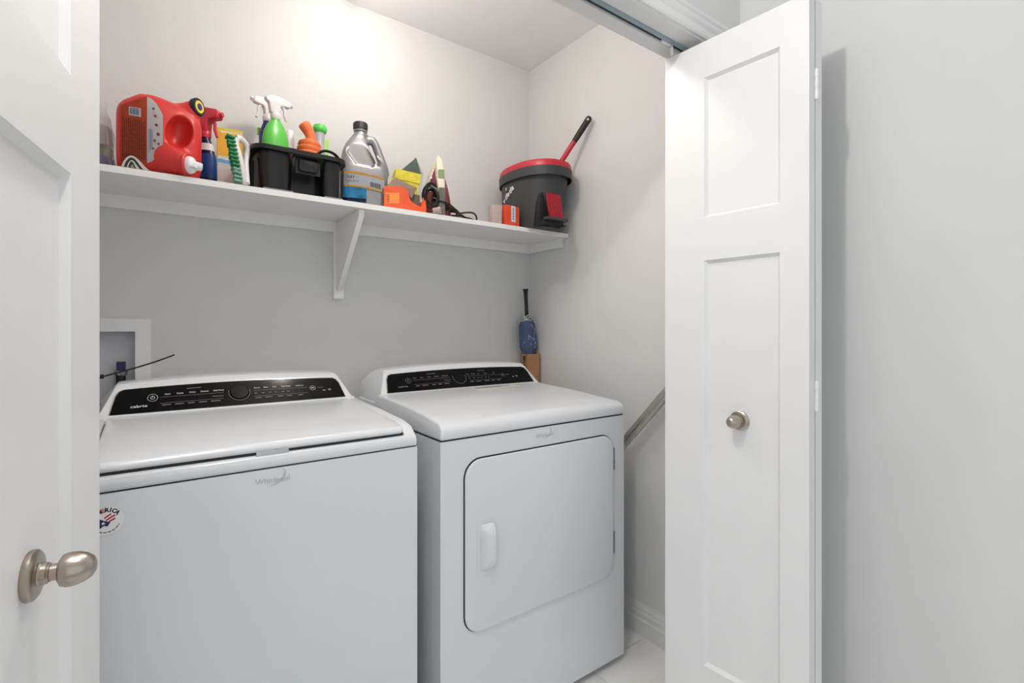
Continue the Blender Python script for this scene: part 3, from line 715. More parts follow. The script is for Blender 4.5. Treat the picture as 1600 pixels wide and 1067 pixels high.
# labels: curved plates hugging the front face (the side nearest the camera, y < 0)
def jug_y(x, z):
    hx = [(-0.118, .092, .076, .050), (-0.112, .096, .088, .060), (-0.100, .100, .097, .064), (-0.060, .112, .111, .066), (-0.03, .114, .1135, .066), (0.0, .112, .112, .065), (0.04, .108, .107, .062), (0.085, .102, .099, .052)]
    for p, q in zip(hx, hx[1:]):
        if p[0] <= x <= q[0]:
            t = (x - p[0]) / (q[0] - p[0]); zc, hz, hy = [p[k] + (q[k] - p[k]) * t for k in (1, 2, 3)]
            break
    e = min(1, abs((z - zc) / hz)); return -hy * (1 - e ** 3.2) ** (1 / 3.2)
def jug_label(pts_x, zf, off, th=0.0008):
    """grid plate: pts_x list of x, zf(x) -> (z0, z1)"""
    b_ = bmesh.new(); G = []
    for x in pts_x:
        z0, z1 = zf(x); G.append([b_.verts.new((x, jug_y(x, z0 + (z1 - z0) * k / 12) - off, z0 + (z1 - z0) * k / 12)) for k in range(13)])
    for i in range(len(G) - 1):
        for k in range(12): b_.faces.new((G[i][k], G[i+1][k], G[i+1][k+1], G[i][k+1]))
    bmesh.ops.solidify(b_, geom=b_.faces[:], thickness=th)
    return b_
xs = [-0.106 + 0.006 * k for k in range(12)]
lab = T.part('back_label', jug_label(xs, lambda x: (0.020 + 0.0 * x, 0.168 + (x + 0.106) * 0.62), 0.0022), M_('label_orange'))
ws = [-0.0405 + 0.0045 * k for k in range(10)]
T.part('label_edge', jug_label(ws, lambda x: (0.024 + max(0, (x + 0.0405)) ** 2 * 34, 0.206 - max(0, (x + 0.0405)) ** 2 * 28), 0.0026), M_('label_white'), lab)
T.part('barcode', jug_label([-0.086, -0.072, -0.056], lambda x: (0.142, 0.166), 0.0034), M_('label_white'), lab)
b = None
for k in range(9):
    x = -0.082 + 0.0026 * k; b = merge(b, jug_label([x, x + (0.0008 if k % 3 else 0.0016)], lambda q: (0.145, 0.164), 0.0042, 0.0003))
T.part('barcode_bars', b, M_('ink_blue'), lab, smooth=0, kind='stuff')
b = None
rr_ = random.Random(3)
for k in range(13):
    x = -0.101 + 0.0045 * k; z = 0.03
    while z < 0.130:
        l_ = rr_.uniform(0.006, 0.022); b = merge(b, jug_label([x, x + 0.0016], lambda q, z=z, l_=l_: (z, min(z + l_, 0.134)), 0.0031, 0.0002)); z += l_ + 0.002
T.part('label_print', b, M_('ink_dark'), lab, smooth=0, kind='stuff')
b = None
for k, (x, z, s_) in enumerate(((-0.022, .150, .006), (-0.020, .125, .007), (-0.016, .100, .008), (-0.024, .082, .006), (-0.014, .075, .006), (-0.027, .060, .005), (-0.027, .17, .006))):
    b = merge(b, jug_label([x, x + s_ * 0.9], lambda q, z=z, s_=s_: (z, z + s_), 0.0036, 0.0003))
T.part('label_emblems', b, M_('sticker_red'), lab, smooth=0, kind='stuff')
b = None
for k in range(4):
    x = -0.036 + 0.0028 * k; b = merge(b, jug_label([x, x + 0.0009], lambda q, k=k: (0.05 + 0.004 * k, 0.115), 0.0036, 0.0003))
T.part('label_small_print', b, M_('ink_blue'), lab, smooth=0, kind='stuff')
T.o.location = (0.029, 1.752, S + 0.0005); T.o.scale = (0.875, 1, 1)

# --- curved grey wedge in front of the jug
mat('wedge_gray', (198, 196, 190), 0.5, var=0.03); mat('wedge_mid', (140, 142, 140), 0.5); mat('wedge_dark', (48, 50, 54), 0.5)
T = Thing('curved_wedge', 'grey curved wedge with dark stripes lying before the red jug', 'wedge', (-0.020, 1.690, S))
def arch(x0, xp, x1, zt, base=0.0, n=20):
    out = []
    for k in range(n + 1):
        x = x0 + (x1 - x0) * k / n
        if x < xp: t = (x - x0) / (xp - x0); z = zt * math.sin(t * PI / 2) ** 0.7
        else: t = (x - xp) / (x1 - xp); z = zt * (0.5 + 0.5 * math.cos(t * PI)) 
        out.append((x, S + base + z))
    return out
MXw = Matrix(((1,0,0,0),(0,0,-1,0),(0,1,0,0),(0,0,0,1)))
def band(x0, xp, x1, zt, th, d0, d1, nm, mt, par=None):
    o_ = arch(x0, xp, x1, zt); i_ = arch(x0 + th, xp, x1 - th * 3, max(0.001, zt - th))
    return T.part(nm, prism(o_ + list(reversed(i_)), -d1, -d0, 0.0006, 1, MXw), M_(mt), par)
sh = band(-0.062, -0.040, 0.006, 0.0345, 0.0052, 1.6855, 1.705, 'shell', 'wedge_gray')
band(-0.0555, -0.040, -0.014, 0.0275, 0.0036, 1.6865, 1.703, 'stripe', 'wedge_dark', sh)
band(-0.0505, -0.040, -0.018, 0.0225, 0.0030, 1.6860, 1.703, 'stripe', 'wedge_gray', sh)
band(-0.0465, -0.040, -0.020, 0.0185, 0.0040, 1.6865, 1.703, 'stripe', 'wedge_dark', sh)
T.part('core', prism(arch(-0.043, -0.038, -0.022, 0.0125) , -1.703, -1.6870, 0.0006, 1, MXw), M_('wedge_mid'), sh)
T.part('base_sheet', box(-0.072, 0.004, 1.6852, 1.706, S, S + 0.0015), M_('cardboard'))

# --- clear bag
mat('bag_clear', (235, 236, 238), 0.15, trans=0.75, alpha=0.75, var=0.06, scale=40); mat('bag_green', (110, 150, 60), 0.6); mat('bag_blue', (60, 84, 160), 0.6)
T = Thing('plastic_bag', 'crumpled clear plastic bag of small things at the left shelf end', 'plastic bag', (-0.125, 1.80, S))
loops = []
for k, (z, rx, ry) in enumerate(((0.001, .040, .05), (0.02, .046, .06), (0.06, .046, .06), (0.11, .042, .05), (0.15, .036, .045), (0.18, .026, .03), (0.20, .030, .03))):
    lp = []
    for i in range(40):
        a = 2*PI*i/40; q = 1 + 0.16 * noise.noise(Vector((math.cos(a) * 2.2, math.sin(a) * 2.2, z * 22))) + 0.06 * noise.noise(Vector((math.cos(a) * 7, math.sin(a) * 7, z * 60)))
        lp.append(Vector((-0.125 + rx * q * math.cos(a), 1.80 + ry * q * math.sin(a), S + z)))
    loops.append(lp)
T.part('film', loft(loops, (True, False)), M_('bag_clear'), smooth=25)
T.part('packet', box(-0.15, -0.098, 1.775, 1.815, S + 0.003, S + 0.045, 0.006, 2), M_('bag_blue'))
T.part('packet', box(-0.145, -0.104, 1.78, 1.81, S + 0.047, S + 0.075, 0.006, 2), M_('bag_green'))
T.part('packet', box(-0.148, -0.100, 1.78, 1.81, S + 0.078, S + 0.13, 0.008, 2), M_('label_white'))

# --- spray bottles -----------------------------------------------------------
def spray(name, label, loc, rz, prof, trig_mat, body_mat, nose, ry=0.62, extra=None, trig_h=0.075, group=None, fat=1.0):
    """prof: (z, rx); trigger head points to local +x"""
    T = Thing(name, label, 'spray bottle', loc, rz, world=False, group=group)
    bt = T.part('bottle', loft([sell(0, 0, r, max(r * ry, min(r, 0.013)), z, 2.4, 28) for z, r in prof]), M_(body_mat))
    zt, rt = prof[-1]
    cl_ = T.part('collar', lathe([(rt + 0.0015, zt - 0.004), (rt + 0.003, zt), (rt + 0.003, zt + 0.014), (rt + 0.0005, zt + 0.018), (0, zt + 0.018)], 20), M_(trig_mat))
    h = zt + 0.015
    hd = loft([[Vector((x, y * wy, h + z)) for x, z in ()] for y in ()]) if False else None
    outline = [(-0.018, 0.0), (0.010, 0.0), (0.012, 0.022), (0.016, 0.030), (0.044, 0.032), (0.047, 0.036), (0.047, 0.048), (0.042, 0.054), (0.0, 0.060), (-0.022, 0.056), (-0.034, 0.046), (-0.032, 0.038), (-0.022, 0.030)]
    sc = trig_h / 0.060
    hd = prism([(x, h + z * sc) for x, z in outline], -0.0095 * fat, 0.0095 * fat, 0.004, 3, MXw)
    T.part('sprayer_head', hd, M_(trig_mat))
    T.part('nozzle', lathe([(0.0, 0.0), (0.0085, 0.0), (0.0085, 0.010), (0.0, 0.010)], 4, axis((0.0455, 0, h + 0.0425 * sc), (1, 0, 0))), M_(nose))
    tg = tube([(0.022, 0, h + 0.032 * sc), (0.030, 0, h + 0.020 * sc), (0.030, 0, h + 0.004 * sc), (0.037, 0, h - 0.014 * sc)], [0.0055, 0.0055, 0.005, 0.0042], 8)
    T.part('trigger', tg, M_(trig_mat))
    if extra: extra(T, bt)
    return T
mat('trig_red', (208, 56, 76), 0.35); mat('bottle_navy', (26, 30, 66), 0.25, var=0.05); mat('label_blue', (30, 72, 138), 0.4, var=0.15, scale=40)
def navy_label(T, bt):
    m = Matrix.Rotation(0, 4, 'Z')
    T.part('front_label', loft([[v * 1.0 + Vector((0, 0, 0)) for v in sell(0, 0, r + 0.0008, (r + 0.0008) * 0.62, z, 2.4, 28)] for z, r in ((0.035, 0.0325), (0.06, 0.0325), (0.09, 0.0315), (0.112, 0.028))], (False, False)), M_('label_blue'), bt)
    T.part('neck_label', loft([sell(0, 0, r + 0.0008, (r + 0.0008) * 0.7, z, 2.3, 28) for z, r in ((0.122, 0.0255), (0.145, 0.019))], (False, False)), M_('label_white'), bt)
spray('spray_bottle', 'navy spray bottle with a red trigger behind the red jug', (0.141, 1.822, S), math.radians(-38), [(0, .030), (0.004, .033), (0.06, .0325), (0.09, .0315), (0.12, .026), (0.145, .018), (0.158, .0135), (0.168, .0125)], 'trig_red', 'bottle_navy', 'trig_red', extra=navy_label, trig_h=0.074, fat=1.6)

# --- yellow and white carton
def zband_mat(name, stops, z0, z1, rough=0.5):
    m = bpy.data.materials.new(name); m.use_nodes = True; nt = m.node_tree; b_ = nt.nodes['Principled BSDF']
    tc = nt.nodes.new('ShaderNodeTexCoord'); sp = nt.nodes.new('ShaderNodeSeparateXYZ'); mr = nt.nodes.new('ShaderNodeMapRange'); rp = nt.nodes.new('ShaderNodeValToRGB')
    nz = nt.nodes.new('ShaderNodeTexNoise'); nz.inputs['Scale'].default_value = 45
    ad = nt.nodes.new('ShaderNodeMath'); ad.operation = 'MULTIPLY_ADD'; ad.inputs[1].default_value = 0.020; 
    nt.links.new(tc.outputs['Object'], sp.inputs[0]); nt.links.new(tc.outputs['Object'], nz.inputs['Vector'])
    nt.links.new(nz.outputs['Fac'], ad.inputs[0]); nt.links.new(sp.outputs['Z'], ad.inputs[2])
    mr.inputs['From Min'].default_value = z0; mr.inputs['From Max'].default_value = z1
    nt.links.new(ad.outputs[0], mr.inputs['Value']); nt.links.new(mr.outputs[0], rp.inputs['Fac']); nt.links.new(rp.outputs['Color'], b_.inputs['Base Color'])
    rp.color_ramp.interpolation = 'CONSTANT'
    while len(rp.color_ramp.elements) < len(stops): rp.color_ramp.elements.new(0.5)
    for e, (p, c) in zip(rp.color_ramp.elements, stops): e.position = p; e.color = lin(c) + (1,)
    b_.inputs['Roughness'].default_value = rough; MATS[name] = m; return m
zband_mat('carton_yellow', [(0, (226, 206, 196)), (0.42, (222, 216, 214)), (0.50, (120, 176, 224)), (0.56, (226, 226, 222)), (0.62, (242, 182, 54)), (0.98, (240, 224, 170))], 0.0, 0.215)
T = Thing('powder_carton', 'upright carton, yellow above and white below, behind the green brush', 'carton', (0.222, 1.866, S), rz=math.radians(-4), world=False)
T.part('box', box(-0.046, 0.026, -0.030, 0.030, 0, 0.212, 0.001, 1), M_('carton_yellow'))
T.part('lid_flap', box(-0.0465, 0.0265, -0.0308, 0.0305, 0.207, 0.2135, 0.0008, 1), M_('cap_yellow'))

# --- scrubbing brush
mat('brush_white', (226, 225, 222), 0.4, var=0.02); mat('bristle_green', (16, 128, 70), 0.6, var=0.15, scale=90); mat('bristle_pale', (120, 168, 144), 0.6, var=0.12, scale=90)
T = Thing('scrub_brush', 'white handled scrubbing brush with green bristles, stood against the caddy', 'brush', (0.238, 1.712, S))
pA, pB = Vector((0.2110, 1.712, S + 0.146)), Vector((0.2320, 1.700, S + 0.006))
pl = smooth_path([pA + Vector((0.006, 0, 0.001)), pA + (pB - pA) * 0.12 + Vector((-0.004, 0, 0)), pA + (pB - pA) * 0.5, pB], 6)
T.part('base_plate', tube(pl, [0.006 + 0.004 * math.sin(PI * k / (len(pl) - 1)) for k in range(len(pl))], 12), M_('brush_white'))
hp = smooth_path([pA + Vector((0.002, 0.002, 0.0)), pA + Vector((0.014, 0.006, 0.002)), pA + Vector((0.030, 0.016, -0.010)), pA + Vector((0.033, 0.02, -0.030)), pA + Vector((0.028, 0.012, -0.065)), pA + (pB - pA) * 0.82 + Vector((0.010, 0.004, 0)), pB + Vector((0.006, 0.0, 0.004))], 6)
T.part('handle', tube(hp, [0.0102 - 0.0020 * abs(math.sin(PI * k / len(hp))) for k in range(len(hp))], 12), M_('brush_white'))
bg = bp_ = None
rb_ = random.Random(5)
for i in range(12):
    for j in range(3):
        t = 0.02 + 0.94 * i / 11
        p = pA + (pB - pA) * t + Vector((-0.004, (j - 1) * 0.009, 0))
        e = p + Vector((-0.0225 + rb_.uniform(-0.002, 0.002), rb_.uniform(-0.003, 0.001) + (j - 1) * 0.003, 0.002 + rb_.uniform(-0.002, 0.002)))
        if e.z < S + 0.003: e.z = S + 0.003
        q = tube([p, e], [0.0034, 0.0056], 7)
        if t < 0.70: bg = merge(bg, q)
        else: bp_ = merge(bp_, q)
T.part('bristles', bg, M_('bristle_green'), kind='stuff'); T.part('lower_bristles', bp_, M_('bristle_pale'), kind='stuff')

# --- black caddy
mat('caddy_black', (9, 9, 10), 0.30, var=0.05, bump=0.03, bscale=500)
T = Thing('cleaning_caddy', 'black plastic carry caddy holding cleaning bottles', 'caddy', (0.40, 1.80, S))
CX0, CX1, CY0, CY1, CH = 0.262, 0.538, 1.694, 1.935, 0.138
def pod(x0, x1, y0, y1, z0, z1, taper, r=3.4):
    cx, cy, rx, ry = (x0+x1)/2, (y0+y1)/2, (x1-x0)/2, (y1-y0)/2
    ls = []
    for k in range(7):
        t = k / 6; q = 1 - taper * (1 - t); z = z0 + (z1 - z0) * t
        ls.append(sell(cx, cy, rx * q, ry * (1 - taper * 0.5 * (1 - t)), z, r, 40))
    th = 0.0025
    inner = [[Vector((cx + (v.x - cx) * (1 - th / rx), cy + (v.y - cy) * (1 - th / ry), v.z)) for v in l] for l in reversed(ls)]
    inner[-1] = [Vector((v.x, v.y, v.z + 0.003)) for v in inner[-1]]
    return loft(ls + inner)
bd = T.part('tub', pod(CX0 + 0.004, 0.383, CY0 + 0.006, CY1, S + 0.003, S + CH, 0.10), M_('caddy_black'))
T.part('tub', pod(0.455, CX1 - 0.004, CY0 + 0.006, CY1, S + 0.003, S + CH, 0.10), M_('caddy_black'))
b = box(0.375, 0.463, 1.772, 1.777, S + 0.004, S + CH); box(0.375, 0.463, 1.777, CY1 - 0.01, S + 0.004, S + 0.008, bm=b); box(0.375, 0.463, CY1 - 0.012, CY1 - 0.008, S + 0.004, S + CH, bm=b)
T.part('middle_bay', b, M_('caddy_black'), smooth=0)
T.part('window_frame', prism(rrect(0.390, 0.450, S + 0.080, S + 0.126, 0.008, 4), -1.712, -1.703, 0.002, 2, MXw), M_('caddy_black'))
T.part('window_web', box(0.380, 0.458, 1.712, 1.716, S + 0.072, S + CH, 0.001, 1), M_('caddy_black'))
rim_o = rrect(CX0 - 0.010, CX1 + 0.008, CY0 - 0.008, CY1 + 0.008, 0.045, 8); rim_i = rrect(CX0 + 0.010, CX1 - 0.010, CY0 + 0.010, CY1 - 0.010, 0.030, 8)
zr0, zr1 = S + CH - 0.012, S + CH + 0.002
n_ = len(rim_o)
rl = [[Vector((p[0], p[1], z)) for p in pr] for pr, z in ((rim_i, zr1 - 0.004), (rim_o, zr1), (rim_o, zr0), ([(q[0] * 0.3 + p[0] * 0.7, q[1] * 0.3 + p[1] * 0.7) for p, q in zip(rim_o, rim_i)], zr0), (rim_i, zr1 - 0.008), (rim_i, zr1 - 0.004))]
T.part('rim', loft(rl, (False, False)), M_('caddy_black'), smooth=40)
for x0, x1 in ((0.283, 0.372), (0.468, 0.530)):
    T.part('foot_lip', prism(rrect(x0, x1, S, S + 0.008, 0.003, 3), -1.712, -1.699, 0.001, 1, MXw), M_('wedge_mid'))
for k in range(4):
    y = 1.735 + 0.042 * k
    T.part('rib', box(CX0 + 0.002, CX0 + 0.010, y - 0.0025, y + 0.0025, S + 0.006, S + CH - 0.03, 0.001, 1), M_('caddy_black'))
T.part('carry_handle', tube(smooth_path([(0.440, 1.715, S + CH), (0.468, 1.708, S + CH + 0.022), (0.500, 1.708, S + CH + 0.020), (0.528, 1.715, S + CH)], 6), 0.0042, 10, sx=1.6), M_('caddy_black'))

# --- contents of the caddy
mat('bottle_green', (96, 198, 78), 0.28, var=0.03); mat('cap_lime', (92, 214, 90), 0.35); mat('trig_white', (228, 224, 222), 0.35); mat('bottle_blue', (36, 52, 128), 0.3); mat('lime_tab', (164, 216, 110), 0.4)
zf = S + 0.0075
spray('spray_bottle', 'green spray bottle with white trigger standing in the black caddy', (0.333, 1.775, zf), math.radians(14), [(0, .030), (0.006, .036), (0.10, .041), (0.150, .0425), (0.180, .0405), (0.202, .0360), (0.222, .0285), (0.236, .0190), (0.243, .0135), (0.250, .0125)], 'trig_white', 'bottle_green', 'trig_white', ry=0.62, trig_h=0.058)
def lime(T, bt): T.part('clip', box(0.008, 0.024, -0.024, -0.014, 0.222, 0.246, 0.003, 2), M_('lime_tab'), bt)
spray('spray_bottle', 'blue spray bottle with a white trigger behind the green bottle', (0.325, 1.868, zf), math.radians(196), [(0, .028), (0.006, .031), (0.10, .030), (0.15, .023), (0.19, .026), (0.222, .027), (0.245, .020), (0.262, .0135), (0.272, .0125)], 'trig_white', 'bottle_blue', 'trig_white', ry=0.75, extra=lime, trig_h=0.060)
mat('plunger_orange', (240, 122, 66), 0.45, var=0.03)
T = Thing('mini_plunger', 'orange rubber bellows plunger with a stubby handle in the caddy', 'plunger', (0.440, 1.818, zf), world=False, rot=(0, math.radians(3), 0))
T.part('cup', lathe([(0.024, 0.003), (0.030, 0.006), (0.031, 0.11), (0.038, 0.150), (0.0405, 0.168), (0.0370, 0.173), (0.0400, 0.179), (0.0400, 0.187), (0.0355, 0.192), (0.0380, 0.198), (0.0365, 0.207), (0.029, 0.213), (0.0, 0.215)], 32), M_('plunger_orange'))
T.part('handle', organic([tube(smooth_path([(0.004, 0, 0.205), (0.001, 0, 0.232), (-0.010, 0, 0.252), (-0.026, 0, 0.272)], 5), [0.019, .0180, .0170, .0165, .0165, .0168, .0170, .0175, .0180, .0185, .0192, .0200, .0205, .0205, .0195, .0150], 18)], None, 0.003, 4, 0.5, 'handle'), M_('plunger_orange'))
mat('clear_bottle', (206, 208, 220), 0.2, var=0.03, trans=0.3)
T = Thing('green_capped_bottle', 'pale bottle with a bright green cap behind the orange plunger', 'bottle', (0.484, 1.868, zf), world=False, rot=(0, math.radians(3), 0))
T.part('bottle', lathe([(0.022, 0.0), (0.026, 0.004), (0.026, 0.18), (0.022, 0.215), (0.0175, 0.245), (0.0175, 0.275), (0.0, 0.276)], 24), M_('clear_bottle'))
T.part('cap', lathe([(0.0175, 0.268), (0.0235, 0.274), (0.0255, 0.286), (0.0215, 0.296), (0.0, 0.298)], 12), M_('cap_lime'))
T.part('side_tab', box(0.012, 0.030, -0.018, -0.008, 0.19, 0.245, 0.004, 2), M_('lime_tab'))
T = Thing('white_capped_bottle', 'small dark bottle with a domed white cap in the caddy', 'bottle', (0.400, 1.884, S + 0.009), world=False)
T.part('bottle', lathe([(0.014, 0.0), (0.017, 0.004), (0.017, 0.175), (0.016, 0.185), (0.0, 0.186)], 24), M_('bottle_navy'))
T.part('cap', lathe([(0.0155, 0.185), (0.0155, 0.238), (0.0135, 0.252), (0.008, 0.260), (0.0, 0.262)], 24), M_('white_plastic'))
T.part('clip', box(-0.019, 0.024, -0.022, -0.0165, 0.165, 0.192, 0.003, 2), M_('caddy_black'))

# --- silver jug with black screw cap; local: x width, y depth (front at -y), z up
mat('silver_plastic', (150, 150, 152), 0.34, metal=0.55, var=0.03); mat('cap_charcoal', (52, 52, 54), 0.5); mat('label_gold', (238, 184, 78), 0.45); mat('label_photo', (56, 150, 196), 0.35, var=0.5, scale=28)
T = Thing('fluid_jug', 'silver handled fluid jug with charcoal screw cap beside the caddy', 'jug', (0.622, 1.775, S + 0.0005), rz=math.radians(-14), world=False)
JW, JD = 0.084, 0.056
def sec(z, x0, x1, hy, n=5): return [Vector((p.x, p.y, z)) for p in sell((x0 + x1) / 2, 0, (x1 - x0) / 2, hy, z, n, 48)]
body = loft([sec(0, -JW + .006, JW - .006, JD - .006), sec(.006, -JW, JW, JD), sec(.125, -JW, JW, JD), sec(.150, -JW, JW - 0.004, JD - 0.001), sec(.185, -JW + .002, JW - .026, JD - .006, 4), sec(.215, -JW + .008, JW - .045, JD - .014, 4), sec(.245, -JW + .020, JW - .062, JD - .024, 3.2), sec(.268, -JW + .036, JW - .072, JD - .034, 2.6), sec(.282, -0.038, 0.014, .022, 2.2), sec(.292, -0.034, 0.010, .021, 2)])
hd = tube(smooth_path([(-0.004, 0, .262), (0.026, 0, .268), (0.040, 0, .255), (0.060, 0, .205), (0.076, 0, .160), (0.076, 0, .135)], 6), 0.0150, 16)
nkk = lathe([(0.0215, .26), (0.0215, .298)], 24, Matrix.Translation((-0.012, 0, 0)))
cut = loft([[Vector((x, y, z)) for x, z in ((0.008, .248), (0.026, .250), (0.056, .178), (0.056, .160), (0.044, .160))] for y in (-0.09, 0.09)])
dentf = loft([[Vector((x, y, z)) for x, z in ((-0.058, .262), (-0.012, .266), (0.036, .172), (0.026, .152), (-0.030, .158), (-0.062, .200))] for y in (-0.075, -JD + 0.022)])
T.part('jug_body', organic([body, hd, nkk], [cut, dentf], 0.0034, 6, 0.5, 'jug_body'), M_('silver_plastic'))
cm = Matrix.Translation((-0.012, 0, .297))
cb_ = lathe([(0.0, 0.0), (0.0245, 0.0), (0.0245, 0.004), (0.0255, 0.005), (0.0255, 0.026), (0.0235, 0.029), (0.0, 0.029)], 36, cm)
cpo = T.part('screw_cap', cb_, M_('cap_charcoal'))
b = None
for k in range(30):
    a = 2*PI*k/30; b = box(0.0250, 0.0263, -0.0008, 0.0008, 0.006, 0.025, bm=b) if k == 0 else merge(b, xf(box(0.0250, 0.0263, -0.0008, 0.0008, 0.006, 0.025), Matrix.Rotation(a, 4, 'Z')))
xf(b, cm); T.part('cap_ridges', b, M_('cap_charcoal'), cpo, smooth=0, kind='stuff')
T.part('collar', lathe([(0.0235, -0.006), (0.0245, -0.004), (0.0245, 0.0)], 28, cm, cap=(False, False)), M_('silver_plastic'))
def jf(x):                                                   # front face y of the squarish body at x
    e = min(1, abs(x) / JW); return -JD * (1 - e ** 5) ** 0.2
def jplate(x0, x1, z0, z1, off, n=14, slope=0.0, th=0.0006):
    b_ = bmesh.new(); G = []
    for i in range(n + 1):
        x = x0 + (x1 - x0) * i / n
        e = -slope * max(0, (x + 0.02)) - 0.0
        G.append([b_.verts.new((x, jf(x) - off, z + e)) for z in (z0, (z0 + z1) / 2, z1)])
    for i in range(n):
        for k in range(2): b_.faces.new((G[i][k], G[i+1][k], G[i+1][k+1], G[i][k+1]))
    bmesh.ops.solidify(b_, geom=b_.faces[:], thickness=th); return b_
mat('label_pale', (214, 216, 224), 0.4, var=0.03)
lw = T.part('name_label', jplate(-0.084, 0.066, 0.074, 0.128, 0.0016, slope=0.12), M_('label_pale'))
b = jplate(-0.084, 0.066, 0.1205, 0.128, 0.0024, slope=0.12); merge(b, jplate(-0.084, 0.066, 0.074, 0.080, 0.0024, slope=0.12))
T.part('gold_band', b, M_('label_gold'), lw)
lp_ = T.part('photo_label', jplate(-0.084, 0.004, 0.018, 0.073, 0.0016), M_('label_photo'))
T.part('label_dark_band', jplate(-0.080, 0.002, 0.022, 0.034, 0.0024), M_('bottle_navy'), lp_)  # dark navy band low across the picture label
mtx = frame((-0.060, -JD - 0.0024, 0.108), (1, 0, 0), (0, 0, 1)); b = text_mesh('MCKAY', 0.016, mtx, 0.0002, sx=0.85)
T.part('lettering', b, M_('ink_dark') if False else M_('cap_black'), lw, smooth=0, kind='stuff')
mtx = frame((-0.052, -JD - 0.0024, 0.095), (1, 0, 0), (0, 0, 1)); b = None
for k in range(9): b = merge(b, prism([(-0.018 + 0.0052 * k, -0.002), (-0.0145 + 0.0052 * k, -0.002), (-0.0145 + 0.0052 * k, 0.002), (-0.018 + 0.0052 * k, 0.002)], 0, 0.0003, m=mtx))
T.part('small_print', b, M_('print_gray'), lw, smooth=0, kind='stuff')
b = None
for k in range(14):
    x = 0.018 + 0.0026 * k; b = merge(b, jplate(x, x + (0.0010 if k % 3 else 0.0017), 0.084, 0.101, 0.0026, 1, 0.12, 0.0002))
T.part('barcode_bars', b, M_('cap_black'), lw, smooth=0, kind='stuff')
T.o.location = (0.641, 1.812, S + 0.0005)

# --- orange tray carton with a torn open front and a raised flap
mat('carton_orange', (240, 96, 50), 0.55, var=0.06, scale=20); mat('carton_inside', (134, 116, 102), 0.85, var=0.05); mat('orange_light', (250, 150, 70), 0.55)
T = Thing('tray_carton', 'orange open display carton with a raised brown flap beside the jug', 'carton', (0.72, 1.72, S), rz=math.radians(4), world=False)
# local: x right, y back; front face is the torn one
W2, D2, H2 = 0.158, 0.050, 0.084; XC = 0.060
MF = Matrix(((1,0,0,0),(0,0,1,0),(0,1,0,0),(0,0,0,1)))
fr_o = [(XC, 0), (W2, 0), (W2, 0.034), (W2 - 0.012, 0.060), (W2 - 0.024, 0.022), (W2 - 0.050, 0.030), (W2 - 0.066, 0.040), (W2 - 0.072, 0.056), (W2 - 0.076, 0.070), (W2 - 0.084, 0.080), (XC, H2)]
bo = T.part('front_wall', prism(fr_o, 0.0, 0.0016, m=MF), M_('carton_orange'), smooth=0)
ML = Matrix.Translation((XC, 0, 0)) @ Matrix.Rotation(math.radians(-28), 4, 'Z')
sw = T.part('side_wall', prism([(-0.066, 0), (0, 0), (0, H2), (-0.066, H2)], 0.0, 0.0016, m=ML @ MF), M_('carton_orange'), smooth=0)
T.part('side_wall', box(W2 - 0.0016, W2, 0.002, D2, 0, 0.050), M_('carton_orange'), smooth=0)
T.part('back_wall', box(0.004, W2, D2 - 0.0016, D2, 0, H2 - 0.004), M_('carton_inside'), smooth=0)
b = bmesh.new(); b.faces.new([b.verts.new(p) for p in ((XC, 0.001, 0.001), (W2, 0.001, 0.001), (W2, D2, 0.001), (0.004, D2, 0.001), (0.003, 0.032, 0.001))])
bmesh.ops.solidify(b, geom=b.faces[:], thickness=0.001); T.part('bottom', b, M_('carton_inside'), smooth=0)
b = bmesh.new(); vs = [b.verts.new(p) for p in ((0.010, 0.032, H2 - 0.002), (0.060, D2 + 0.002, H2 + 0.046), (W2 - 0.010, D2 + 0.002, H2 + 0.022), (W2 - 0.058, 0.006, 0.050), (XC + 0.006, 0.006, H2 - 0.002))]
b.faces.new((vs[0], vs[1], vs[4])); b.faces.new((vs[1], vs[2], vs[4])); b.faces.new((vs[4], vs[2], vs[3]))
bmesh.ops.recalc_face_normals(b, faces=b.faces); bmesh.ops.solidify(b, geom=b.faces[:], thickness=0.0018)
T.part('raised_flap', b, M_('carton_inside'), smooth=0)
T.part('print_block', xf(box(-0.060, -0.012, -0.0006, -0.0001, 0.022, 0.060, 0), ML), M_('orange_light'), sw, smooth=0)
b = None
for k in range(5): b = box(-0.058, -0.048 + 0.002 * (k % 2), -0.0010, -0.0006, 0.026 + 0.006 * k, 0.029 + 0.006 * k, bm=b)
T.part('print_lines', xf(b, ML), M_('sticker_red'), sw, smooth=0, kind='stuff')
T.o.location = (0.6840, 1.692, S)

# --- sponge pack
mat('sponge_yellow', (238, 222, 48), 0.7, var=0.12, scale=60, bump=0.3, bscale=160); mat('scourer_green', (70, 88, 84), 0.9, var=0.3, scale=120, bump=0.5, bscale=300); mat('wrap_clear', (240, 240, 230), 0.1, trans=0.85, alpha=0.25)
T = Thing('sponge_pack', 'yellow scouring sponges with dark green pads in clear wrap', 'sponge pack', (0.812, 1.850, S + 0.008), world=False, rot=(0, math.radians(6), math.radians(-12)))
T.part('stack', box(-0.060, 0.040, -0.035, 0.035, 0.000, 0.135, 0.004, 2), M_('sponge_yellow'))
sp_ = T.part('sponge', box(-0.052, 0.046, -0.036, 0.034, 0.137, 0.176, 0.005, 2), M_('sponge_yellow'))
T.part('scourer_pad', prism([(-0.030, 0.178), (0.050, 0.178), (0.022, 0.240)], -0.034, 0.030, 0.003, 2, MXw), M_('scourer_green'))
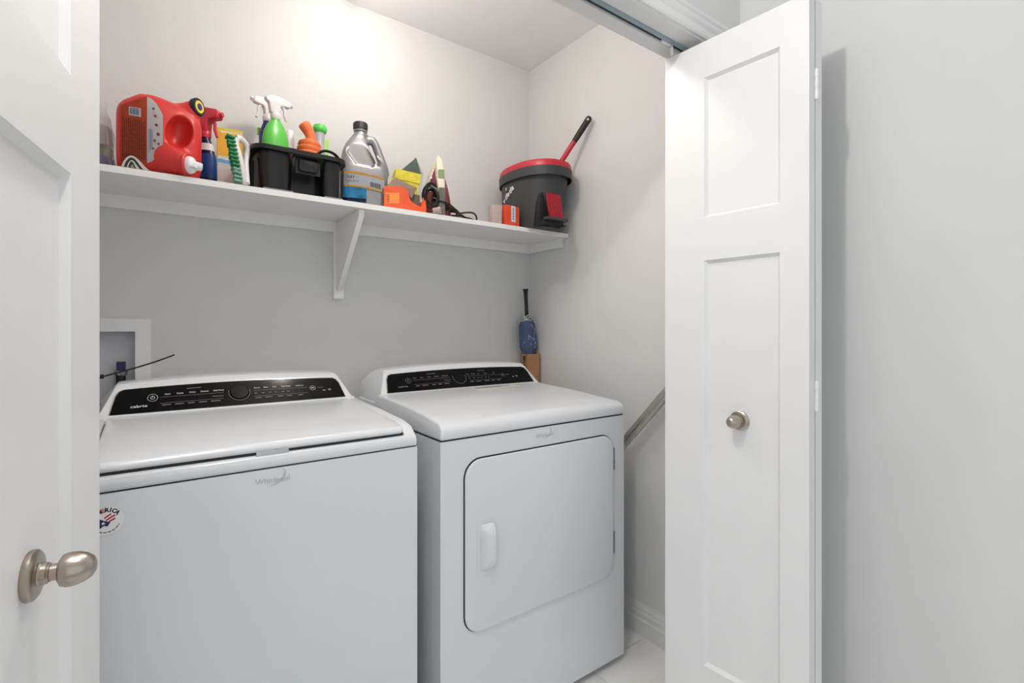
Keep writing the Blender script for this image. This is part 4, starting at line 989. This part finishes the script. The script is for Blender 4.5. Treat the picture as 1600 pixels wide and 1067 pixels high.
T.part('wrap', loft([[Vector((x, y, z)) for x, y in ((-0.066, -0.040), (0.052, -0.040), (0.052, 0.038), (-0.066, 0.038))] for z in (0.002,)] + [[Vector((x, y, z)) for x, y in ((-0.064, -0.041), (0.054, -0.041), (0.053, 0.040), (-0.064, 0.040))] for z in (0.09, 0.18)] + [[Vector((x, y, z)) for x, y in ((-0.050, -0.02), (0.020, -0.03), (0.018, 0.03), (-0.046, 0.02))] for z in (0.243,)], (False, False)), M_('wrap_clear'), smooth=0)

# --- steam iron standing on its heel; local: x width, y towards the sole (back), z up
mat('iron_cream', (226, 216, 196), 0.30, var=0.02); mat('iron_maroon', (128, 62, 72), 0.30, var=0.03); mat('iron_window', (140, 158, 120), 0.15); mat('iron_grip', (104, 102, 92), 0.6, bump=0.1); mat('cord_black', (16, 15, 16), 0.35)
T = Thing('steam_iron', 'maroon and cream steam iron standing on its heel with black cord', 'iron', (0.925, 1.760, S), rz=math.radians(-16), world=False)
def ogive(hw2, z0, z1, n=16, zc=0.06):
    pts = []
    for k in range(n + 1):
        t = k / n; z = z0 + (z1 - z0) * t
        wz = hw2 * (0.93 + 0.07 * min(1, t / 0.2)) * (max(0, 1 - max(0, (t - 0.12) / 0.88) ** 1.75)) ** 0.92 if t > 0.12 else hw2 * (0.93 + 0.07 * t / 0.12)
        pts.append((wz, z))
    return pts
def ogive_loop(hw2, z0, z1, y):
    R = ogive(hw2, z0, z1); return [Vector((x, y, z)) for x, z in R] + [Vector((-x, y, z)) for x, z in reversed(R[:-1])]
T.part('soleplate', loft([ogive_loop(0.060, 0.006, 0.262, 0.046), ogive_loop(0.060, 0.006, 0.262, 0.040)]), M_('chrome'))
T.part('skirt', loft([ogive_loop(0.0585, 0.004, 0.263, 0.040), ogive_loop(0.0595, 0.003, 0.265, 0.030), ogive_loop(0.054, 0.003, 0.255, 0.012)]), M_('iron_cream'))
T.part('body', loft([ogive_loop(0.055, 0.003, 0.240, 0.022), ogive_loop(0.050, 0.004, 0.226, 0.004), ogive_loop(0.036, 0.006, 0.200, -0.012)]), M_('iron_maroon'))
hl_ = []
for z, y0, y1, hx in ((0.255, 0.012, 0.018, 0.004), (0.238, -0.010, 0.016, 0.010), (0.210, -0.026, 0.010, 0.015), (0.170, -0.040, 0.004, 0.0165), (0.135, -0.048, -0.024, 0.0155), (0.100, -0.052, -0.030, 0.0145), (0.050, -0.052, -0.028, 0.0145), (0.022, -0.052, -0.010, 0.0155), (0.000, -0.050, 0.020, 0.0175)):
    hl_.append([Vector((p.x, p.y, z)) for p in sell(0, (y0 + y1) / 2, hx, (y1 - y0) / 2, z, 3.5, 24)])
hh = T.part('handle', loft(hl_), M_('iron_cream'), smooth=50)
T.part('water_window', prism(rrect(-0.0115, 0.0115, 0.150, 0.184, 0.004, 3), 0.036, 0.0465, 0.001, 1, MXw @ Matrix.Identity(4)), M_('iron_window'), hh)
T.part('grip_pad', prism(rrect(-0.0115, 0.0115, 0.006, 0.112, 0.003, 3), 0.040, 0.0545, 0.0012, 1, MXw), M_('iron_grip'), hh)
T.part('steam_dial', lathe([(0.0, 0.0), (0.011, 0.0), (0.011, 0.006), (0.0, 0.007)], 20, axis((-0.030, 0.000, 0.115), (-0.5, -0.8, 0.1))), M_('white_plastic'))
T.part('spray_button', lathe([(0.0, 0.0), (0.005, 0.0), (0.005, 0.004), (0.0, 0.005)], 14, axis((-0.030, 0.002, 0.160), (-0.5, -0.8, 0.2))), M_('print_white'))
# cord: a wrapped hank before the iron and loops trailing to the right on the shelf
b = None
rc = random.Random(11)
for k in range(11):
    r0 = 0.030 + 0.0050 * rc.uniform(-1, 1.2); ph = rc.uniform(0, 6); cx, cz = -0.040 + rc.uniform(-.008, .008), 0.078 + rc.uniform(-.010, .010)
    b = tube([Vector((cx + r0 * 0.86 * math.cos(t) + 0.18 * r0 * math.sin(t), -0.040 - 0.007 * (k % 3) + 0.006 * math.sin(2 * t + ph), cz + r0 * 1.25 * math.sin(t) - 0.35 * r0 * math.cos(t))) for t in [2*PI*i/26 for i in range(27)]], 0.0037, 7, b)
for k in range(4):
    y = -0.036 + 0.010 * k
    b = tube(smooth_path([(-0.030, y - 0.01, 0.070), (0.006, y - 0.022, 0.056 - 0.004 * k), (0.036, y, 0.052 - 0.006 * k), (0.064, y - 0.004, 0.030), (0.086 + 0.004 * k, y, 0.010 + 0.003 * k), (0.110, y + 0.01, 0.0045 + 0.002 * k)], 6), 0.0036, 7, b)
b = tube(smooth_path([(0.100, -0.02, 0.005), (0.060, -0.040, 0.0045), (0.040, -0.044, 0.008), (0.080, -0.03, 0.013), (0.125, 0.000, 0.010), (0.150, 0.03, 0.006)], 6), 0.0036, 7, b)
b = tube(smooth_path([(0.070, 0.000, 0.026), (0.115, 0.020, 0.040), (0.150, 0.042, 0.046), (0.168, 0.052, 0.036), (0.168, 0.052, 0.016), (0.150, 0.038, 0.005), (0.110, 0.010, 0.0045)], 6), 0.0036, 7, b)
b = tube(smooth_path([(0.095, -0.005, 0.012), (0.130, 0.02, 0.018), (0.160, 0.045, 0.014), (0.185, 0.060, 0.0048)], 6), 0.0036, 7, b)
T.part('power_cord', b, M_('cord_black'))
T.part('plug', box(0.168, 0.198, 0.052, 0.072, 0.001, 0.017, 0.003, 2), M_('cord_black'))

# --- small clear cup by the iron's heel
mat('cup_pink', (226, 206, 200), 0.25, trans=0.35, alpha=0.85, var=0.05, scale=60)
T = Thing('measuring_cup', 'small clear measuring cup lying beside the heel of the iron', 'cup', (0.868, 1.70, S), world=False)
T.part('cup', lathe([(0.0, 0.0), (0.010, 0.0), (0.014, 0.028), (0.0150, 0.030), (0.0135, 0.029), (0.0092, 0.002), (0, 0.002)], 20, Matrix.Translation((0, 0, 0.0145)) @ Matrix.Rotation(math.radians(84), 4, 'Y') @ Matrix.Rotation(0.6, 4, 'X')), M_('wrap_clear') if False else M_('cup_pink'))
T.part('spout', tube([(0.024, -0.002, 0.020), (0.030, -0.010, 0.028)], 0.003, 8), M_('cup_pink'))

# --- pale plastic tub and orange carton before the bucket
T = Thing('pale_tub', 'small pale translucent tub next to the orange carton', 'tub', (1.163, 1.712, S), rz=math.radians(-10), world=False)
T.part('tub', loft([[Vector((x * q, y * q, z)) for x, y in rrect(-0.024, 0.024, -0.020, 0.020, 0.005, 4)] for z, q in ((0, .93), (0.003, .95), (0.076, 1.0), (0.078, 0.99), (0.076, 0.95), (0.006, 0.90))]), M_('cup_pink'))
mat('carton_red_orange', (236, 84, 54), 0.5, var=0.04)
T = Thing('small_carton', 'small orange carton with a white label before the mop bucket', 'carton', (1.2265, 1.708, S), rz=math.radians(8), world=False)
T.part('box', box(-0.033, 0.043, -0.022, 0.024, 0, 0.083, 0.0012, 1), M_('carton_red_orange'))
bx_ = T.part('label', box(-0.004, 0.020, -0.0228, -0.0219, 0.016, 0.0832, 0), M_('label_white'))
b = None
for k in range(5): b = box(0.004, 0.010, -0.0233, -0.0228, 0.026 + 0.010 * k, 0.033 + 0.010 * k, bm=b)
T.part('label_print', b, M_('ink_blue'), bx_, smooth=0, kind='stuff')

# --- mop bucket
mat('bucket_gray', (60, 61, 63), 0.5, var=0.04, bump=0.03, bscale=600); mat('bucket_dark', (30, 30, 32), 0.55); mat('bucket_red', (190, 36, 54), 0.38, var=0.03); mat('pedal_red', (150, 16, 42), 0.35)
T = Thing('mop_bucket', 'dark grey oval mop bucket with a red rim and red foot pedal', 'bucket', (1.402, 1.77, S))
def bl(z, q, n=2.3): # body loop: q 0 bottom .. 1 top
    return sell(1.401 + 0.003 * q, 1.772 - 0.018 * q, 0.112 + 0.014 * q, 0.150 + 0.022 * q, z, n, 56)
ls = [bl(S + 0.0006, -0.08), bl(S + 0.006, 0.0), bl(S + 0.10, 0.35), bl(S + 0.18, 0.65), bl(S + 0.245, 0.95)]
inn = [[Vector((1.402 + (v.x - 1.402) * 0.975, 1.765 + (v.y - 1.765) * 0.98, v.z)) for v in l] for l in reversed(ls)]
inn[-1] = [Vector((v.x, v.y, v.z + 0.004)) for v in inn[-1]]
bk = T.part('body', loft(ls + inn), M_('bucket_gray'))
def ring_loft(pr, n=2.2):   # list of (z, rx, ry, y offset)
    return loft([sell(1.404, 1.752, rx, ry, z, n, 64) for z, rx, ry in pr], (False, False))
T.part('collar', ring_loft([(S + 0.243, .125, .172), (S + 0.214, .131, .183), (S + 0.212, .135, .188), (S + 0.250, .136, .190), (S + 0.250, .125, .178), (S + 0.243, .125, .172)]), M_('bucket_gray'))
T.part('rim', ring_loft([(S + 0.248, .134, .187), (S + 0.268, .1335, .187), (S + 0.278, .129, .182), (S + 0.280, .120, .172), (S + 0.274, .108, .160), (S + 0.250, .104, .156), (S + 0.248, .134, .187)]), M_('bucket_red'))
# pedal bay on the front end
px = 1.378
ar = [(px - 0.056, S + 0.004), (px + 0.058, S + 0.004), (px + 0.060, S + 0.09), (px + 0.052, S + 0.138), (px + 0.034, S + 0.150), (px - 0.030, S + 0.150), (px - 0.050, S + 0.138), (px - 0.056, S + 0.10)]
T.part('pedal_bay', prism(ar, -1.66, -1.6175, 0.003, 2, MXw), M_('bucket_dark'))
b = None
for k in range(-3, 4): b = box(px + 0.016 * k - 0.0015, px + 0.016 * k + 0.0015, 1.572, 1.66, S + 0.002, S + 0.006, bm=b)
for k in range(5): b = box(px - 0.05, px + 0.052, 1.572 + 0.018 * k, 1.575 + 0.018 * k, S + 0.001, S + 0.005, bm=b)
T.part('foot_grate', b, M_('bucket_dark'), smooth=0)
T.part('foot_lip', box(px - 0.058, px + 0.056, 1.562, 1.588, S + 0.020, S + 0.030, 0.003, 2), M_('bucket_gray'))
T.part('foot_support', box(px - 0.052, px + 0.050, 1.585, 1.63, S + 0.006, S + 0.022, 0.003, 2), M_('bucket_dark'))
mp = frame((px + 0.004, 1.590, S + 0.084), (1, 0.02, 0.0), (0.08, 0.22, 1))
pd = T.part('pedal', prism(rrect(-0.038, 0.038, -0.056, 0.054, 0.007, 4), -0.006, 0.008, 0.003, 2, mp), M_('pedal_red'))
b = None
for k in range(-6, 7):
    for sg in (-1, 1):
        x0, y0 = k * 0.013, 0.0; L_ = []
        for t in (-0.09, 0.09):
            L_.append((x0 + sg * t * 0.62, t * 0.8))
        (xa, ya), (xb, yb) = L_
        ts = []
        for i in range(41):
            f_ = i / 40; x = xa + (xb - xa) * f_; y = ya + (yb - ya) * f_
            if abs(x) < 0.032 and abs(y) < 0.047: ts.append(Vector((x, y, 0.0085)))
        if len(ts) > 2: b = tube([mp @ ts[0], mp @ ts[-1]], 0.0013, 5, b)
T.part('pedal_tread', b, M_('bucket_red'), pd, smooth=0, kind='stuff')
T.part('pedal_arm', box(px - 0.030, px + 0.036, 1.592, 1.622, S + 0.020, S + 0.040, 0.004, 2), M_('bucket_dark'))
# maker's name on the side facing the camera
b = None
wtxt = 'vileda'
def body_pt(a, z):
    q = 0.35 + (z - S - 0.10) / 0.08 * 0.3
    n = 2.3; c_, s_ = math.cos(a), math.sin(a)
    rx, ry = 0.112 + 0.014 * q, 0.150 + 0.022 * q
    return Vector((1.401 + 0.003 * q + rx * math.copysign(abs(c_) ** (2/n), c_), 1.772 - 0.018 * q + ry * math.copysign(abs(s_) ** (2/n), s_), z))
def body_frame(a, z):
    p = body_pt(a, z); t = body_pt(a + 0.03, z) - body_pt(a - 0.03, z); n_o = Vector((t.y, -t.x, 0)).normalized()
    if n_o.dot(p - Vector((1.401, 1.77, z))) < 0: n_o = -n_o
    return p, t.normalized(), n_o
a0 = math.radians(158)
cw = [0.0, 0.016, 0.0255, 0.035, 0.052, 0.069]
for k, ch in enumerate(wtxt):
    # step along the surface by arc length
    a = a0; acc = 0
    while acc < cw[k] + 0.006:
        acc += (body_pt(a + 0.01, S + 0.12) - body_pt(a, S + 0.12)).length; a += 0.01
    p, t, no = body_frame(a, S + 0.140 + cw[k] * 0.62)
    if t.dot(Vector((0.5, -0.86, 0))) < 0: t = -t
    b = text_mesh(ch, 0.036, frame(p + no * 0.0012, t + Vector((0, 0, 0.42)), (0, 0, 1)), 0.0005, bm=b, bold=0.0011)
p, t, no = body_frame(a0 + 0.16, S + 0.186)
if t.dot(Vector((0.5, -0.86, 0))) < 0: t = -t
b = prism([(-0.006, 0.007), (-0.0025, 0.007), (0.0005, 0.0), (0.0035, 0.007), (0.006, 0.007), (0.0025, -0.005), (-0.001, -0.005)], 0.0003, 0.0009, m=frame(p + no * 0.0005, t, (0, 0, 1)), bm=b)
T.part('lettering', b, M_('print_white'), bk, smooth=0, kind='stuff')

# --- mop with a red handle standing in the bucket
T = Thing('mop', 'mop handle, red with a black grip, sticking out of the bucket', 'mop', (1.405, 1.73, S + 0.01))
A = Vector((1.405, 1.725, S + 0.155)); B = Vector((1.522, 1.519, 2.093))
d = (B - A).normalized()
T.part('pole', tube([A, A + (B - A) * 0.72], 0.0112, 18), M_('bucket_red'))
T.part('ferrule', tube([A + (B - A) * 0.30, A + (B - A) * 0.345], 0.0128, 18), M_('bucket_dark'))
g0 = A + (B - A) * 0.70
gl = [g0, g0 + d * 0.02, g0 + (B - g0) * 0.5, B - d * 0.012, B - d * 0.004, B]
T.part('grip', tube(gl, [0.0122, 0.0128, 0.0135, 0.0140, 0.0115, 0.006], 18), M_('bucket_dark'))
T.part('hang_hole', lathe([(0.0, -0.0142), (0.0048, -0.0142), (0.0048, 0.0142), (0.0, 0.0142)], 14, axis(B - d * 0.016, d.cross(Vector((0.72, 0.68, 0.1))).cross(d))), M_('wedge_gray'))
mat('mop_fibre', (214, 60, 66), 0.9, var=0.2, scale=80, bump=0.4)
b = lathe([(0.03, 0.0), (0.07, 0.012), (0.075, 0.05), (0.05, 0.10), (0.02, 0.15)], 24, Matrix.Translation((1.405, 1.735, S + 0.012)))
for v in b.verts:
    a = math.atan2(v.co.y - 1.735, v.co.x - 1.405); v.co.x += 0.005 * math.sin(9 * a); v.co.y += 0.005 * math.cos(7 * a)
T.part('mop_head', b, M_('mop_fibre'), kind='stuff')
